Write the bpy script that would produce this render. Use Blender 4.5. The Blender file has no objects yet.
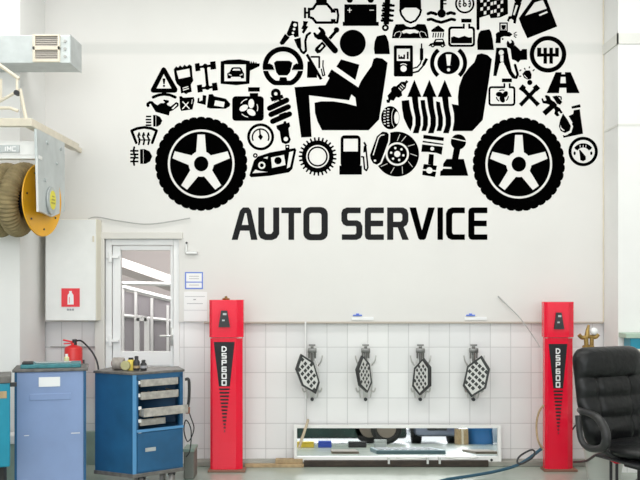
import bpy, bmesh, math, random
from mathutils import Vector, Matrix
from mathutils.geometry import delaunay_2d_cdt
random.seed(4)
PI = math.pi
# ------------------------------------------------------------------ camera, world, light, exposure
F, D, CZ, HY = 880.0, 8.0, 1.72, 275.0        # focal length in px, distance camera-wall, eye height, horizon row
sc = bpy.context.scene
col = sc.collection
cam = bpy.data.objects.new('camera', bpy.data.cameras.new('camera'))
col.objects.link(cam)
cam.location = (0, -D, CZ)
cam.rotation_euler = (PI/2, 0, 0)
cam.data.sensor_width = 36
cam.data.lens = 36*F/640
cam.data.shift_y = -(240-HY)/640.0*1.0
cam.data.clip_start = 0.05
sc.camera = cam
w = bpy.data.worlds.new('world'); sc.world = w; w.use_nodes = True
w.node_tree.nodes['Background'].inputs[0].default_value = (0.93, 0.97, 1.0, 1)
w.node_tree.nodes['Background'].inputs[1].default_value = 0.8
sc.view_settings.view_transform = 'Standard'
sc.view_settings.look = 'None'
sc.view_settings.gamma = 1
sc.view_settings.use_curve_mapping = False
sc.view_settings.exposure = 0.44
def area(name, loc, rot, sx, sy, power, color=(1, 1, 1)):
    l = bpy.data.lights.new(name, 'AREA'); l.shape = 'RECTANGLE'; l.size = sx; l.size_y = sy
    l.energy = power; l.color = color
    o = bpy.data.objects.new(name, l); col.objects.link(o); o.location = loc; o.rotation_euler = rot
    return o
for yy in (-1.6, -4.2, -7.0, -10.0):
    area('ceiling_fill_light', (0, yy, 4.6), (0, 0, 0), 6.5, 0.5, 60, (1, 0.985, 0.96))  # unseen overhead area lamps, added for flat bright light
area('front_fill_light', (0, -13.8, 2.3), (PI/2, 0, 0), 7.5, 4.2, 330, (0.95, 0.98, 1.0))  # added fill lamp behind the camera, lifts the walls and tiles

# ------------------------------------------------------------------ helpers
def X_(px, d=D): return (px-320)*d/F
def Z_(py, d=D): return CZ-(py-HY)*d/F
def P(px, py, d=D): return Vector((X_(px, d), d-D, Z_(py, d)))

def mat(name, color, rough=0.5, metal=0.0, emit=None, es=1.0, var=0.0, vscale=6.0, bump=0.0, bscale=30.0, coat=0.0, color2=None, alpha=None):
    m = bpy.data.materials.new(name); m.use_nodes = True
    nt = m.node_tree; b = nt.nodes['Principled BSDF']
    b.inputs['Base Color'].default_value = (*color, 1)
    b.inputs['Roughness'].default_value = rough
    b.inputs['Metallic'].default_value = metal
    if coat: b.inputs['Coat Weight'].default_value = coat; b.inputs['Coat Roughness'].default_value = 0.08
    if emit: b.inputs['Emission Color'].default_value = (*emit, 1); b.inputs['Emission Strength'].default_value = es
    if var or bump or color2:
        tc = nt.nodes.new('ShaderNodeTexCoord')
    if var or color2:
        n = nt.nodes.new('ShaderNodeTexNoise'); n.inputs['Scale'].default_value = vscale; n.inputs['Detail'].default_value = 5
        r = nt.nodes.new('ShaderNodeValToRGB')
        c2 = color2 or tuple(c*(1-var) for c in color)
        r.color_ramp.elements[0].position = 0.35; r.color_ramp.elements[1].position = 0.68
        r.color_ramp.elements[0].color = (*c2, 1); r.color_ramp.elements[1].color = (*color, 1)
        nt.links.new(tc.outputs['Object'], n.inputs['Vector']); nt.links.new(n.outputs['Fac'], r.inputs['Fac'])
        nt.links.new(r.outputs['Color'], b.inputs['Base Color'])
    if bump:
        n2 = nt.nodes.new('ShaderNodeTexNoise'); n2.inputs['Scale'].default_value = bscale; n2.inputs['Detail'].default_value = 4
        bp = nt.nodes.new('ShaderNodeBump'); bp.inputs['Strength'].default_value = bump; bp.inputs['Distance'].default_value = 0.01
        nt.links.new(tc.outputs['Object'], n2.inputs['Vector']); nt.links.new(n2.outputs['Fac'], bp.inputs['Height'])
        nt.links.new(bp.outputs['Normal'], b.inputs['Normal'])
    return m

BASE = {}
def empty(name, loc, label, cat, group=None):
    o = bpy.data.objects.new(name, None); col.objects.link(o); o.location = loc
    o.empty_display_size = 0.1
    BASE[o.name] = Vector(loc)
    o['label'] = label; o['category'] = cat
    if group: o['group'] = group
    return o
SPLIT = {'corner_strip': 'corner_strip', 'rivets': 'rivet', 'bolts': 'bolt', 'slots': 'slot', 'scratch': 'scratch', 'slide_end': 'slide_end', 'strut': 'strut', 'clip': 'clip', 'handle': 'handle', 'bracket2': 'bracket', 'hinge': 'hinge', 'print': 'print_line', 'indicator_face': 'indicator_mark', 'label_print': 'print_line'}
def obj(name, bm, m, parent=None, **k):
    if name not in SPLIT or parent is None: return obj1(name, bm, m, parent, **k)
    bm.verts.index_update(); bm.verts.ensure_lookup_table(); seen = {}; out = None; n = 0
    for v in bm.verts:
        if v.index in seen: continue
        st = [v]; seen[v.index] = n
        while st:
            q = st.pop()
            for e in q.link_edges:
                w_ = e.other_vert(q)
                if w_.index not in seen: seen[w_.index] = n; st.append(w_)
        n += 1
    for i in range(n):
        c = bm.copy(); c.verts.ensure_lookup_table()
        bmesh.ops.delete(c, geom=[v for v in c.verts if seen[v.index] != i], context='VERTS')
        out = obj1(SPLIT[name], c, m, parent, **k)
    bm.free(); return out
def obj1(name, bm, m, parent=None, smooth=False, label=None, cat=None, group=None, kind=None, angle=40):
    base = Vector((0, 0, 0))
    if parent is not None: base = BASE[parent.name]
    elif kind != 'structure' and len(bm.verts):
        xs = [v.co for v in bm.verts]
        base = Vector((sum(v.x for v in xs)/len(xs), sum(v.y for v in xs)/len(xs), min(v.z for v in xs)))
    for v in bm.verts: v.co = v.co-base
    me = bpy.data.meshes.new(name); bm.to_mesh(me); bm.free()
    if smooth:
        for p in me.polygons: p.use_smooth = True
        try: me.set_sharp_from_angle(angle=math.radians(angle))
        except Exception: pass
    for mm in (m if isinstance(m, (list, tuple)) else [m]): me.materials.append(mm)
    o = bpy.data.objects.new(name, me); col.objects.link(o)
    if parent is not None:
        o.parent = parent
        BASE[o.name] = base
    else:
        o.location = base; BASE[o.name] = base
    if label: o['label'] = label
    if cat: o['category'] = cat
    if group: o['group'] = group
    if kind: o['kind'] = kind
    return o
def B(): return bmesh.new()
def box(bm, x0, x1, y0, y1, z0, z1, bev=0.0, M=None, seg=2):
    t = bmesh.new()
    bmesh.ops.create_cube(t, size=1)
    for v in t.verts:
        v.co = Vector(((x0+x1)/2+v.co.x*(x1-x0), (y0+y1)/2+v.co.y*(y1-y0), (z0+z1)/2+v.co.z*(z1-z0)))
    if bev: bmesh.ops.bevel(t, geom=t.edges[:], offset=bev, segments=seg, affect='EDGES', profile=0.5)
    if M is not None: bmesh.ops.transform(t, matrix=M, verts=t.verts[:])
    join(bm, t); return bm
def join(bm, t):
    me = bpy.data.meshes.new('tmp'); t.to_mesh(me); t.free(); bm.from_mesh(me); bpy.data.meshes.remove(me)
def tube(bm, pts, r, n=8, closed=False, rf=None, caps=True):
    pts = [Vector(p) for p in pts]; N = len(pts); rings = []
    up = None
    for i, p in enumerate(pts):
        a = pts[(i-1) % N] if (i > 0 or closed) else p
        b = pts[(i+1) % N] if (i < N-1 or closed) else p
        t = (b-a).normalized()
        if up is None:
            up = Vector((0, 0, 1)) if abs(t.z) < 0.9 else Vector((1, 0, 0))
        s = t.cross(up)
        if s.length < 1e-5: s = t.cross(Vector((0, 1, 0)))
        s.normalize(); u = s.cross(t).normalized(); up = u
        rr = rf(i) if rf else r
        rings.append([bm.verts.new(p+s*rr*math.cos(2*PI*k/n)+u*rr*math.sin(2*PI*k/n)) for k in range(n)])
    for i in range(N if closed else N-1):
        A, C_ = rings[i], rings[(i+1) % N]
        for k in range(n): bm.faces.new((A[k], A[(k+1) % n], C_[(k+1) % n], C_[k]))
    if not closed and caps:
        bm.faces.new(rings[0][::-1]); bm.faces.new(rings[-1])
    return bm
def smooth_path(pts, n=6):
    pts = [Vector(p) for p in pts]; out = []
    for i in range(len(pts)-1):
        p0 = pts[max(i-1, 0)]; p1 = pts[i]; p2 = pts[i+1]; p3 = pts[min(i+2, len(pts)-1)]
        for k in range(n):
            t = k/n
            out.append(0.5*((2*p1)+(p2-p0)*t+(2*p0-5*p1+4*p2-p3)*t*t+(3*p1-p0-3*p2+p3)*t**3))
    out.append(pts[-1]); return out
def lathe(bm, prof, c, axis='Z', n=28):
    c = Vector(c); rings = []
    for r, h in prof:
        ring = []
        for k in range(n):
            a = 2*PI*k/n; u, v = r*math.cos(a), r*math.sin(a)
            ring.append(bm.verts.new(c+(Vector((u, v, h)) if axis == 'Z' else Vector((h, u, v)) if axis == 'X' else Vector((u, h, v)))))
        rings.append(ring)
    for i in range(len(rings)-1):
        for k in range(n):
            try: bm.faces.new((rings[i][k], rings[i][(k+1) % n], rings[i+1][(k+1) % n], rings[i+1][k]))
            except Exception: pass
    if prof[0][0] > 1e-6: bm.faces.new(rings[0][::-1])
    if prof[-1][0] > 1e-6: bm.faces.new(rings[-1])
    bmesh.ops.remove_doubles(bm, verts=bm.verts[:], dist=1e-6)
    bmesh.ops.recalc_face_normals(bm, faces=bm.faces[:])
    return bm
def prism(bm, poly, z0, z1, bev=0):
    """vertical prism from an (x, y) footprint"""
    t = bmesh.new()
    lo = [t.verts.new((x, y, z0)) for x, y in poly]; hi = [t.verts.new((x, y, z1)) for x, y in poly]
    n = len(poly)
    t.faces.new(lo[::-1]); t.faces.new(hi)
    for i in range(n): t.faces.new((lo[i], lo[(i+1) % n], hi[(i+1) % n], hi[i]))
    bmesh.ops.recalc_face_normals(t, faces=t.faces[:])
    if bev: bmesh.ops.bevel(t, geom=t.edges[:], offset=bev, segments=2, affect='EDGES', profile=0.5)
    join(bm, t); return bm
def pillow(bm, w, d, h, M, e=0.35, nx=14, bul=0.0):
    """soft superellipsoid cushion, half sizes w, d, h"""
    t = bmesh.new(); bmesh.ops.create_cube(t, size=2)
    bmesh.ops.subdivide_edges(t, edges=t.edges[:], cuts=nx, use_grid_fill=True)
    for v in t.verts:
        x, y, z = v.co
        p = 1/e
        L = (abs(x)**p+abs(y)**p+abs(z)**p)**(1/p)
        x, y, z = x/L, y/L, z/L
        v.co = Vector((x*w, y*d, z*h))
    bmesh.ops.transform(t, matrix=M, verts=t.verts[:])
    join(bm, t); return bm

# --- 2D paint: ordered add / cut shapes -> real thin sheet with thickness
def circ(cx, cy, r, ry=None, n=28, clipy=None):
    ry = ry or r
    L = [(cx+r*math.cos(2*PI*k/n), cy+ry*math.sin(2*PI*k/n)) for k in range(n)]
    if clipy is not None: L = [(x, min(y, clipy)) for x, y in L]
    return L
def rect(x0, y0, x1, y1): return [(x0, y0), (x1, y0), (x1, y1), (x0, y1)]
def rrect(x0, y0, x1, y1, r, n=4):
    L = []
    for cx, cy, a0 in ((x1-r, y1-r, 0), (x0+r, y1-r, 90), (x0+r, y0+r, 180), (x1-r, y0+r, 270)):
        for k in range(n+1):
            a = math.radians(a0+90*k/n); L.append((cx+r*math.cos(a), cy+r*math.sin(a)))
    return L
def stroke(pts, wd, sign='+', round_=False):
    ops = []; wd = wd*1.3 if sign == '+' else wd*0.9
    for (x0, y0), (x1, y1) in zip(pts, pts[1:]):
        L = math.hypot(x1-x0, y1-y0) or 1; nx, ny = -(y1-y0)/L*wd/2, (x1-x0)/L*wd/2
        ops.append((sign, [(x0+nx, y0+ny), (x1+nx, y1+ny), (x1-nx, y1-ny), (x0-nx, y0-ny)]))
    js = pts if round_ else pts[1:-1]
    for x, y in js: ops.append((sign, circ(x, y, wd/2, n=10)))
    return ops
def arc(cx, cy, r, a0, a1, n=10):
    return [(cx+r*math.cos(math.radians(a0+(a1-a0)*k/n)), cy-r*math.sin(math.radians(a0+(a1-a0)*k/n))) for k in range(n+1)]
def A_(*loops): return [('+', l) for l in loops]
def C_(*loops): return [('-', l) for l in loops]
def inpoly(x, y, L):
    c = False; j = len(L)-1
    for i in range(len(L)):
        if (L[i][1] > y) != (L[j][1] > y) and x < (L[j][0]-L[i][0])*(y-L[i][1])/(L[j][1]-L[i][1])+L[i][0]: c = not c
        j = i
    return c
def paint(bm, ops, mapf, thick, nrm=Vector((0, -1, 0))):
    vs, es = [], []
    for s, L in ops:
        b = len(vs); n = len(L)
        vs += [Vector(p) for p in L]; es += [(b+i, b+(i+1) % n) for i in range(n)]
    V, E, Fc, _, _, _ = delaunay_2d_cdt(vs, es, [], 0, 1e-4)
    keep = []
    for f in Fc:
        cx = sum(V[i].x for i in f)/len(f); cy = sum(V[i].y for i in f)/len(f)
        on = False
        for s, L in ops:
            if inpoly(cx, cy, L): on = (s == '+')
        if on: keep.append(f)
    front, back = {}, {}
    def fv(i):
        if i not in front:
            p = mapf(V[i].x, V[i].y); front[i] = bm.verts.new(p+nrm*thick); back[i] = bm.verts.new(p)
        return front[i]
    cnt = {}
    for f in keep:
        for i in f: fv(i)
        for a, b in zip(f, f[1:]+f[:1]): cnt.setdefault((min(a, b), max(a, b)), []).append((a, b))
    for f in keep:
        try:
            q = bm.faces.new([front[i] for i in f]); q.normal_update()
            if q.normal.dot(nrm) < 0: q.normal_flip()
        except Exception: pass
    for k, l in cnt.items():
        if len(l) == 1:
            a, b = l[0]
            try: bm.faces.new((front[a], back[a], back[b], front[b]))
            except Exception: pass
    return bm
def region(ox, oy, s, d=D, off=0.0):
    def f(x, y):
        p = P(ox+x/s, oy+y/s, d); p.y += off; return p
    return f

# ------------------------------------------------------------------ materials
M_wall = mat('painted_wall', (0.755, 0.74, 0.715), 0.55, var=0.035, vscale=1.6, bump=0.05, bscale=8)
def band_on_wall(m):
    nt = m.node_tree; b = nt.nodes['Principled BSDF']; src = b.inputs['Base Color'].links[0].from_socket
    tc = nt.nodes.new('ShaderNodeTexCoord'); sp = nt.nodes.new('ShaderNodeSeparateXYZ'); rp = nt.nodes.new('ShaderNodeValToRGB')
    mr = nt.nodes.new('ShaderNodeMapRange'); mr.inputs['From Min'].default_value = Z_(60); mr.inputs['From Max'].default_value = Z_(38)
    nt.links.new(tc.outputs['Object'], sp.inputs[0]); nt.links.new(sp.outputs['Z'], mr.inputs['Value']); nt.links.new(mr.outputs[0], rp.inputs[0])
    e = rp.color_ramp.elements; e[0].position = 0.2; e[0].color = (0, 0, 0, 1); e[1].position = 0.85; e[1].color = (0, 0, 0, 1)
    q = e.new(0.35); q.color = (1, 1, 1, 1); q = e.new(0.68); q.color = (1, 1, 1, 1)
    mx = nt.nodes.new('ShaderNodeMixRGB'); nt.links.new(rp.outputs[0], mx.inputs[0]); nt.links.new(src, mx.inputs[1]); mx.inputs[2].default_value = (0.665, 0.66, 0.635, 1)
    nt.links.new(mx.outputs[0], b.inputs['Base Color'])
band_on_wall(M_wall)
M_band = mat('band_tone', (0.755, 0.75, 0.71), 0.6, var=0.03, vscale=3)
M_side = mat('pier_paint', (0.86, 0.855, 0.84), 0.6, var=0.03, vscale=2)
M_ceil = mat('ceiling_paint', (0.8, 0.8, 0.78), 0.7)
M_trim = mat('edge_trim', (0.50, 0.44, 0.38), 0.6)
M_white = mat('white_plastic', (0.86, 0.86, 0.86), 0.35)
M_wmetal = mat('white_enamel', (0.84, 0.84, 0.82), 0.3, var=0.04, vscale=9)
M_cream = mat('cream_paint', (0.78, 0.71, 0.58), 0.45, var=0.12, vscale=12)
M_galv = mat('galvanised_steel', (0.62, 0.66, 0.66), 0.4, 0.35, var=0.12, vscale=9)
M_greym = mat('grey_steel', (0.52, 0.55, 0.55), 0.4, 0.3, var=0.15, vscale=14)
M_dark = mat('dark_plastic', (0.025, 0.025, 0.028), 0.45)
M_black = mat('black_vinyl', (0.0008, 0.0008, 0.0008), 0.9)
for _m in (M_black,): _m.node_tree.nodes['Principled BSDF'].inputs['Specular IOR Level'].default_value = 0.0
M_char = mat('charcoal_vinyl', (0.022, 0.022, 0.023), 0.9)
M_char.node_tree.nodes['Principled BSDF'].inputs['Specular IOR Level'].default_value = 0.0
M_red = mat('red_enamel', (0.86, 0.004, 0.035), 0.25, coat=0.2)
M_redx = mat('extinguisher_red', (0.75, 0.03, 0.03), 0.35)
M_redsign = mat('red_sign', (0.80, 0.035, 0.05), 0.4)
M_blue = mat('blue_enamel', (0.018, 0.115, 0.26), 0.35, var=0.25, vscale=5)
M_bluel = mat('blue_enamel_edge', (0.10, 0.30, 0.56), 0.35)
M_pale = mat('pale_blue_enamel', (0.27, 0.37, 0.62), 0.3, var=0.12, vscale=3)
M_teal = mat('teal_enamel', (0.01, 0.27, 0.40), 0.35, var=0.1, vscale=4)
M_tealt = mat('teal_tool', (0.05, 0.26, 0.30), 0.4, var=0.3, vscale=30)
M_wood = mat('worktop', (0.17, 0.16, 0.15), 0.5, var=0.4, vscale=20)
M_yellow = mat('yellow_paint', (0.85, 0.42, 0.012), 0.35, var=0.1, vscale=8)
M_hose = mat('fabric_hose', (0.33, 0.26, 0.13), 0.8, var=0.35, vscale=14)
M_chrome = mat('bright_metal', (0.72, 0.72, 0.72), 0.25, 0.9)
M_paper = mat('paper', (0.88, 0.88, 0.88), 0.6)
M_bluep = mat('blue_print', (0.12, 0.22, 0.70), 0.5)
M_greyp = mat('grey_print', (0.35, 0.35, 0.38), 0.6)
M_leather = mat('black_leather', (0.006, 0.0065, 0.007), 0.34, bump=0.6, bscale=20)
M_leather.node_tree.nodes['Principled BSDF'].inputs['Specular IOR Level'].default_value = 0.35
M_rubber = mat('rubber', (0.02, 0.02, 0.02), 0.7)
M_gold = mat('aged_brass', (0.42, 0.27, 0.08), 0.35, 0.6, var=0.4, vscale=40)
M_green = mat('green_grey_paint', (0.30, 0.40, 0.34), 0.5, var=0.2, vscale=6)
M_tan = mat('tan_wood', (0.50, 0.36, 0.20), 0.6, var=0.3, vscale=20)
M_cable = mat('blue_cable', (0.02, 0.08, 0.13), 0.45)
M_wire = mat('grey_wire', (0.42, 0.42, 0.41), 0.5)
M_bronze = mat('drawer_metal', (0.50, 0.47, 0.43), 0.45, 0.1, var=0.35, vscale=25)
M_mirror = mat('mirror_glass', (0.93, 0.95, 0.95), 0.015, 1.0)
M_vent = mat('vent_dark', (0.22, 0.185, 0.15), 0.6)
M_grid_w = mat('target_white', (0.66, 0.66, 0.64), 0.5)
M_frame = mat('target_frame', (0.035, 0.038, 0.038), 0.45)
M_bracket = mat('bracket_metal', (0.20, 0.20, 0.19), 0.35, 0.7)
M_brkl = mat('bracket_light_metal', (0.60, 0.60, 0.58), 0.35, 0.5)

# tiles
def tile_mat():
    m = bpy.data.materials.new('glazed_wall_tile'); m.use_nodes = True; nt = m.node_tree; b = nt.nodes['Principled BSDF']
    tc = nt.nodes.new('ShaderNodeTexCoord'); mp = nt.nodes.new('ShaderNodeMapping'); br = nt.nodes.new('ShaderNodeTexBrick')
    sep = nt.nodes.new('ShaderNodeSeparateXYZ'); cb = nt.nodes.new('ShaderNodeCombineXYZ')
    nt.links.new(tc.outputs['Object'], sep.inputs[0])
    nt.links.new(sep.outputs['X'], cb.inputs['X']); nt.links.new(sep.outputs['Z'], cb.inputs['Y'])
    nt.links.new(cb.outputs[0], mp.inputs['Vector'])
    mp.inputs['Location'].default_value = (-X_(327)+0.1864*40, -Z_(322)+0.2318*20, 0)
    nt.links.new(mp.outputs[0], br.inputs['Vector'])
    br.offset = 0; br.squash = 1
    br.inputs['Scale'].default_value = 1; br.inputs['Brick Width'].default_value = 0.1864; br.inputs['Row Height'].default_value = 0.2318
    br.inputs['Mortar Size'].default_value = 0.0035; br.inputs['Mortar Smooth'].default_value = 0.3
    br.inputs['Color1'].default_value = (0.87, 0.87, 0.865, 1); br.inputs['Color2'].default_value = (0.80, 0.80, 0.80, 1)
    br.inputs['Mortar'].default_value = (0.60, 0.60, 0.60, 1)
    nt.links.new(br.outputs['Color'], b.inputs['Base Color'])
    b.inputs['Roughness'].default_value = 0.12
    bp = nt.nodes.new('ShaderNodeBump'); bp.inputs['Strength'].default_value = 0.4; bp.inputs['Distance'].default_value = 0.003; bp.invert = True
    nt.links.new(br.outputs['Fac'], bp.inputs['Height']); nt.links.new(bp.outputs[0], b.inputs['Normal'])
    return m
M_tile = tile_mat()
M_floor = mat('epoxy_floor', (0.42, 0.47, 0.41), 0.22, color2=(0.33, 0.39, 0.34), vscale=1.5, bump=0.08, bscale=3)

def S(name, bm, m, **k): return obj(name, bm, m, kind='structure', **k)
def sbox(name, m, x0, x1, y0, y1, z0, z1, bev=0): return S(name, box(B(), x0, x1, y0, y1, z0, z1, bev), m)

# ------------------------------------------------------------------ room
ZT = Z_(322)                 # lower edge of the painted upper wall
DL, DR, DT = X_(105), X_(179), Z_(239)
XL, XR, TOP = -4.6, 4.6, 4.8
sbox('floor', M_floor, XL, XR, -14, 3.5, -0.1, 0)
sbox('ceiling', M_ceil, XL, XR, -14, 3.5, TOP, TOP+0.1)
sbox('wall_left', M_side, XL-0.1, XL, -14, 3.5, 0, TOP)
sbox('wall_right', M_side, XR, XR+0.1, -14, 3.5, 0, TOP)
bm = B()
box(bm, XL, DL, 0, 0.3, ZT, TOP); box(bm, DR, XR, 0, 0.3, ZT, TOP); box(bm, DL, DR, 0, 0.3, DT, TOP)
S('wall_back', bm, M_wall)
bm = B()
box(bm, XL, DL, 0.035, 0.3, 0, ZT); box(bm, DR, XR, 0.035, 0.3, 0, ZT)
S('wall_back_tiles', bm, M_tile)
# darker grey band across the upper wall lies in the wall colour
# lower edging of the upper wall
bm = B(); box(bm, X_(204), X_(603.5), -0.006, 0.03, ZT-0.014, ZT+0.004, 0.003); S('trim_2', bm, M_trim)
bm = B(); box(bm, X_(603)-0.004, X_(603)+0.008, -0.008, 0.0, ZT, TOP, 0.002); S('trim_3', bm, M_cream)
# piers
PLd, PRd = 7.33, 7.62
sbox('wall_pier_left', M_side, XL, X_(45), PLd-D, 0, 0, TOP, 0)
bm = B(); box(bm, X_(604), XR, PRd-D, 0, ZT-0.3, TOP)
S('wall_pier_right', bm, M_side)
bm = B(); box(bm, X_(606), XR, PRd-D+0.04, 0.03, 0, ZT-0.3); S('wall_pier_right_tiles', bm, M_tile)
for i, (ya, yb) in enumerate(((45, 55), (131, 133))):
    bm = B()
    x0 = X_(604)-0.01; th = 0.012 if i == 0 else 0.004
    box(bm, X_(604)-th, X_(604), PRd-D-th, 0, Z_(yb), Z_(ya)); box(bm, X_(604)-th, XR, PRd-D-th, PRd-D, Z_(yb), Z_(ya))
    S('trim_%d' % (4+i), bm, M_band)
# kerb at the foot of the wall
bm = B(); box(bm, DR+0.1, X_(604), -0.10, 0.035, 0, 0.045, 0.008); S('baseboard_back', bm, mat('kerb_paint', (0.40, 0.40, 0.35), 0.5, var=0.35, vscale=4))
bm = B(); box(bm, X_(45), DL, -0.03, 0.035, 0, 0.3, 0.004); S('baseboard_back_left', bm, M_green)

# ------------------------------------------------------------------ door and corridor beyond
bm = B()
fw = 0.055
box(bm, DL, DL+fw, 0.02, 0.14, 0, DT, 0.004); box(bm, DR-fw, DR, 0.02, 0.14, 0, DT, 0.004); box(bm, DL+fw, DR-fw, 0.02, 0.14, DT-fw, DT, 0.004)
door = S('door_1', bm, M_white)
lx0, lx1 = DL+fw+0.005, DR-fw-0.005
gx0, gx1, gz0, gz1 = X_(119.5), X_(169.5), Z_(352), Z_(250)
bm = B()
ly0, ly1 = 0.045, 0.10
box(bm, lx0, gx0, ly0, ly1, 0.01, DT-fw-0.005, 0.004); box(bm, gx1, lx1, ly0, ly1, 0.01, DT-fw-0.005, 0.004)
box(bm, gx0, gx1, ly0, ly1, gz1, DT-fw-0.005, 0.004); box(bm, gx0, gx1, ly0, ly1, gz0-0.13, gz0, 0.004)
box(bm, gx0, gx1, ly0, ly1, 0.01, 0.16, 0.004); box(bm, gx0, gx1, ly0+0.015, ly1-0.015, 0.16, gz0-0.13)
obj('door_leaf', bm, M_white, door)
mg = bpy.data.materials.new('clear_glass'); mg.use_nodes = True
g = mg.node_tree.nodes['Principled BSDF']; g.inputs['Base Color'].default_value = (0.93, 0.92, 0.92, 1); g.inputs['Roughness'].default_value = 0.0
g.inputs['Transmission Weight'].default_value = 1.0; g.inputs['IOR'].default_value = 1.03
bm = B(); box(bm, gx0, gx1, 0.07, 0.076, gz0, gz1); obj('glass_pane', bm, mg, door)
bm = B()
for z in (Z_(257), Z_(341)):
    box(bm, DL+0.005, DL+0.12, 0.005, 0.04, z-0.012, z+0.012, 0.004); box(bm, DL+0.03, DL+0.06, 0.0, 0.04, z-0.05, z+0.05, 0.006)
obj('hinge', bm, M_white, door)
bm = B(); box(bm, X_(171)-0.01, X_(171)+0.025, 0.03, 0.045, Z_(346), Z_(328), 0.004)
tube(bm, [(X_(171.5), 0.04, Z_(336)), (X_(171.5), -0.01, Z_(336)), (X_(160), -0.01, Z_(336))], 0.009)
obj('door_handle', bm, M_brkl, door, smooth=True)
# plaster reveal strips round the doorway
bm = B(); box(bm, X_(95), X_(183), -0.03, 0.02, DT, DT+0.06, 0.004); box(bm, X_(95.5), DL, -0.03, 0.02, 0.3, DT, 0.004); S('trim_6', bm, mat('reveal_paint', (0.70, 0.68, 0.64), 0.6))
# corridor
Mc1 = mat('corridor_wall', (0.56, 0.52, 0.51), 0.6); Mc2 = mat('corridor_glass_dark', (0.36, 0.34, 0.36), 0.15); Mc3 = mat('corridor_floor', (0.5, 0.46, 0.43), 0.3)
Ml = mat('lamp_diffuser', (0.9, 0.9, 0.9), 0.5, emit=(1, 1, 0.97), es=3.0)
sbox('wall_corridor_back', Mc1, -3.8, 0.4, 3.3, 3.4, 0, TOP)
bm = B(); box(bm, -3.75, 0.3, 0.5, 3.3, 2.62, 2.68); S('ceiling_corridor', bm, Mc1)
area('corridor_light', (-1.9, 1.8, 2.55), (0, 0, 0), 1.8, 1.0, 40, (1, 0.97, 0.95))
for i, yy in enumerate((1.5, 2.3, 3.0)):
    t = empty('ceiling_light', (-2.3, yy, 2.55), ('nearest', 'middle', 'farthest')[i]+' strip light on the corridor ceiling seen through the door glass', 'ceiling light', 'corridor strip lights')
    bm = B(); box(bm, -2.65+0.1*i, -1.9+0.1*i, yy-0.05, yy+0.05, 2.57, 2.62, 0.004); obj('housing', bm, M_white, t)
    bm = B(); box(bm, -2.63+0.1*i, -1.92+0.1*i, yy-0.04, yy+0.04, 2.55, 2.57); obj('diffuser', bm, Ml, t)
# inner glazed partition at d about 10.6
t = empty('glazed_partition', (-2.2, 2.6, 0), 'white framed glazed partition with inner door seen through the glass', 'partition')
bm = B()
dd = 10.6
for px in (123, 136, 152, 168): box(bm, X_(px, dd)-0.016, X_(px, dd)+0.016, 2.58, 2.64, 0, Z_(284+(px-121)*0.45, dd))
tube(bm, [P(110, 284, dd), P(185, 303, dd)], 0.03, 4); tube(bm, [P(110, 314, dd), P(185, 322, dd)], 0.02, 4)
obj('frame', bm, M_white, t)
bm = B(); paint(bm, A_([(110, 288), (185, 305), (185, 470), (110, 470)]), lambda x, y: P(x, y, dd)+Vector((0, 0.02, 0)), 0.01); obj('dark_panel', bm, Mc2, t)
bm = B()
x0, x1 = X_(137, 10.4), X_(147, 10.4)
for a in (x0, x1): box(bm, a-0.03, a+0.03, 2.38, 2.42, 0.0, Z_(318, 10.4))
box(bm, x0, x1, 2.38, 2.42, Z_(321, 10.4), Z_(316, 10.4)); obj('inner_door_frame', bm, M_white, t)
bm = B(); tube(bm, [P(105, 283, 9.8), P(190, 284.5, 9.8)], 0.022, 4)
obj('ceiling_rail', bm, M_white, label='white rail crossing high behind the door glass', cat='rail')
bm = B(); tube(bm, [P(110, 262, 10.1), P(190, 290, 10.1)], 0.10, 6)
obj('soffit_beam', bm, Mc1, label='pale sloping beam under the corridor ceiling behind the door glass', cat='beam')

# ------------------------------------------------------------------ wall decal
car = empty('wall_decal', (X_(350), 0, Z_(212)), 'large black vinyl wall decal of a car made of small motoring symbols', 'wall decal')
TH = 0.0015
def icon(name, reg, ops, label=None):
    bm = B(); paint(bm, ops, region(*reg), TH)
    return obj(name, bm, M_black, car, label=label)
a8 = (120, 60, 8)
icon('warning_triangle', a8, A_([(335, 65), (350, 57), (365, 65), (460, 232), (457, 253), (440, 262), (262, 262), (247, 253), (246, 235)]) + C_([(350, 112), (412, 228), (292, 228)]) + A_([(340, 148), (364, 148), (358, 192), (346, 192)], circ(352, 207, 9, n=12)) + stroke([(265, 298), (310, 280), (355, 274), (400, 280), (442, 298)], 18, round_=True) + A_(rect(335, 255, 372, 275)))
icon('oil_can', a8, A_([(300, 362), (325, 345), (350, 345), (360, 338), (346, 325), (350, 316), (392, 324), (390, 340), (376, 348), (378, 360), (405, 372), (450, 336), (468, 345), (470, 362), (462, 374), (420, 405), (398, 412), (392, 445), (285, 415), (245, 350), (234, 356), (238, 370), (222, 380), (210, 365), (212, 345), (235, 328), (260, 330), (280, 350)]) + C_([(412, 388), (450, 352), (457, 360), (425, 394)]))
icon('grinder', a8, A_([(430, 75), (450, 50), (465, 62), (480, 42), (500, 58), (515, 38), (535, 52), (555, 35), (575, 48), (580, 130), (587, 165), (567, 195), (574, 255), (545, 262), (530, 274), (510, 262), (488, 268), (482, 215), (455, 190), (442, 160)]) + C_([(452, 88), (555, 68), (562, 133), (470, 152)]) + C_([(500, 222), (545, 208), (548, 216), (502, 230)], [(502, 238), (550, 224), (552, 232), (505, 246)]))
icon('fuel_canister', a8, A_([(475, 292), (492, 288), (505, 302), (590, 297), (596, 320), (580, 395), (490, 408), (480, 385)]) + stroke([(500, 332), (556, 390)], 10, '-') + stroke([(548, 337), (500, 392)], 10, '-') + stroke([(578, 315), (573, 352)], 6, '-'))
b8 = (190, 50, 8)
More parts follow.
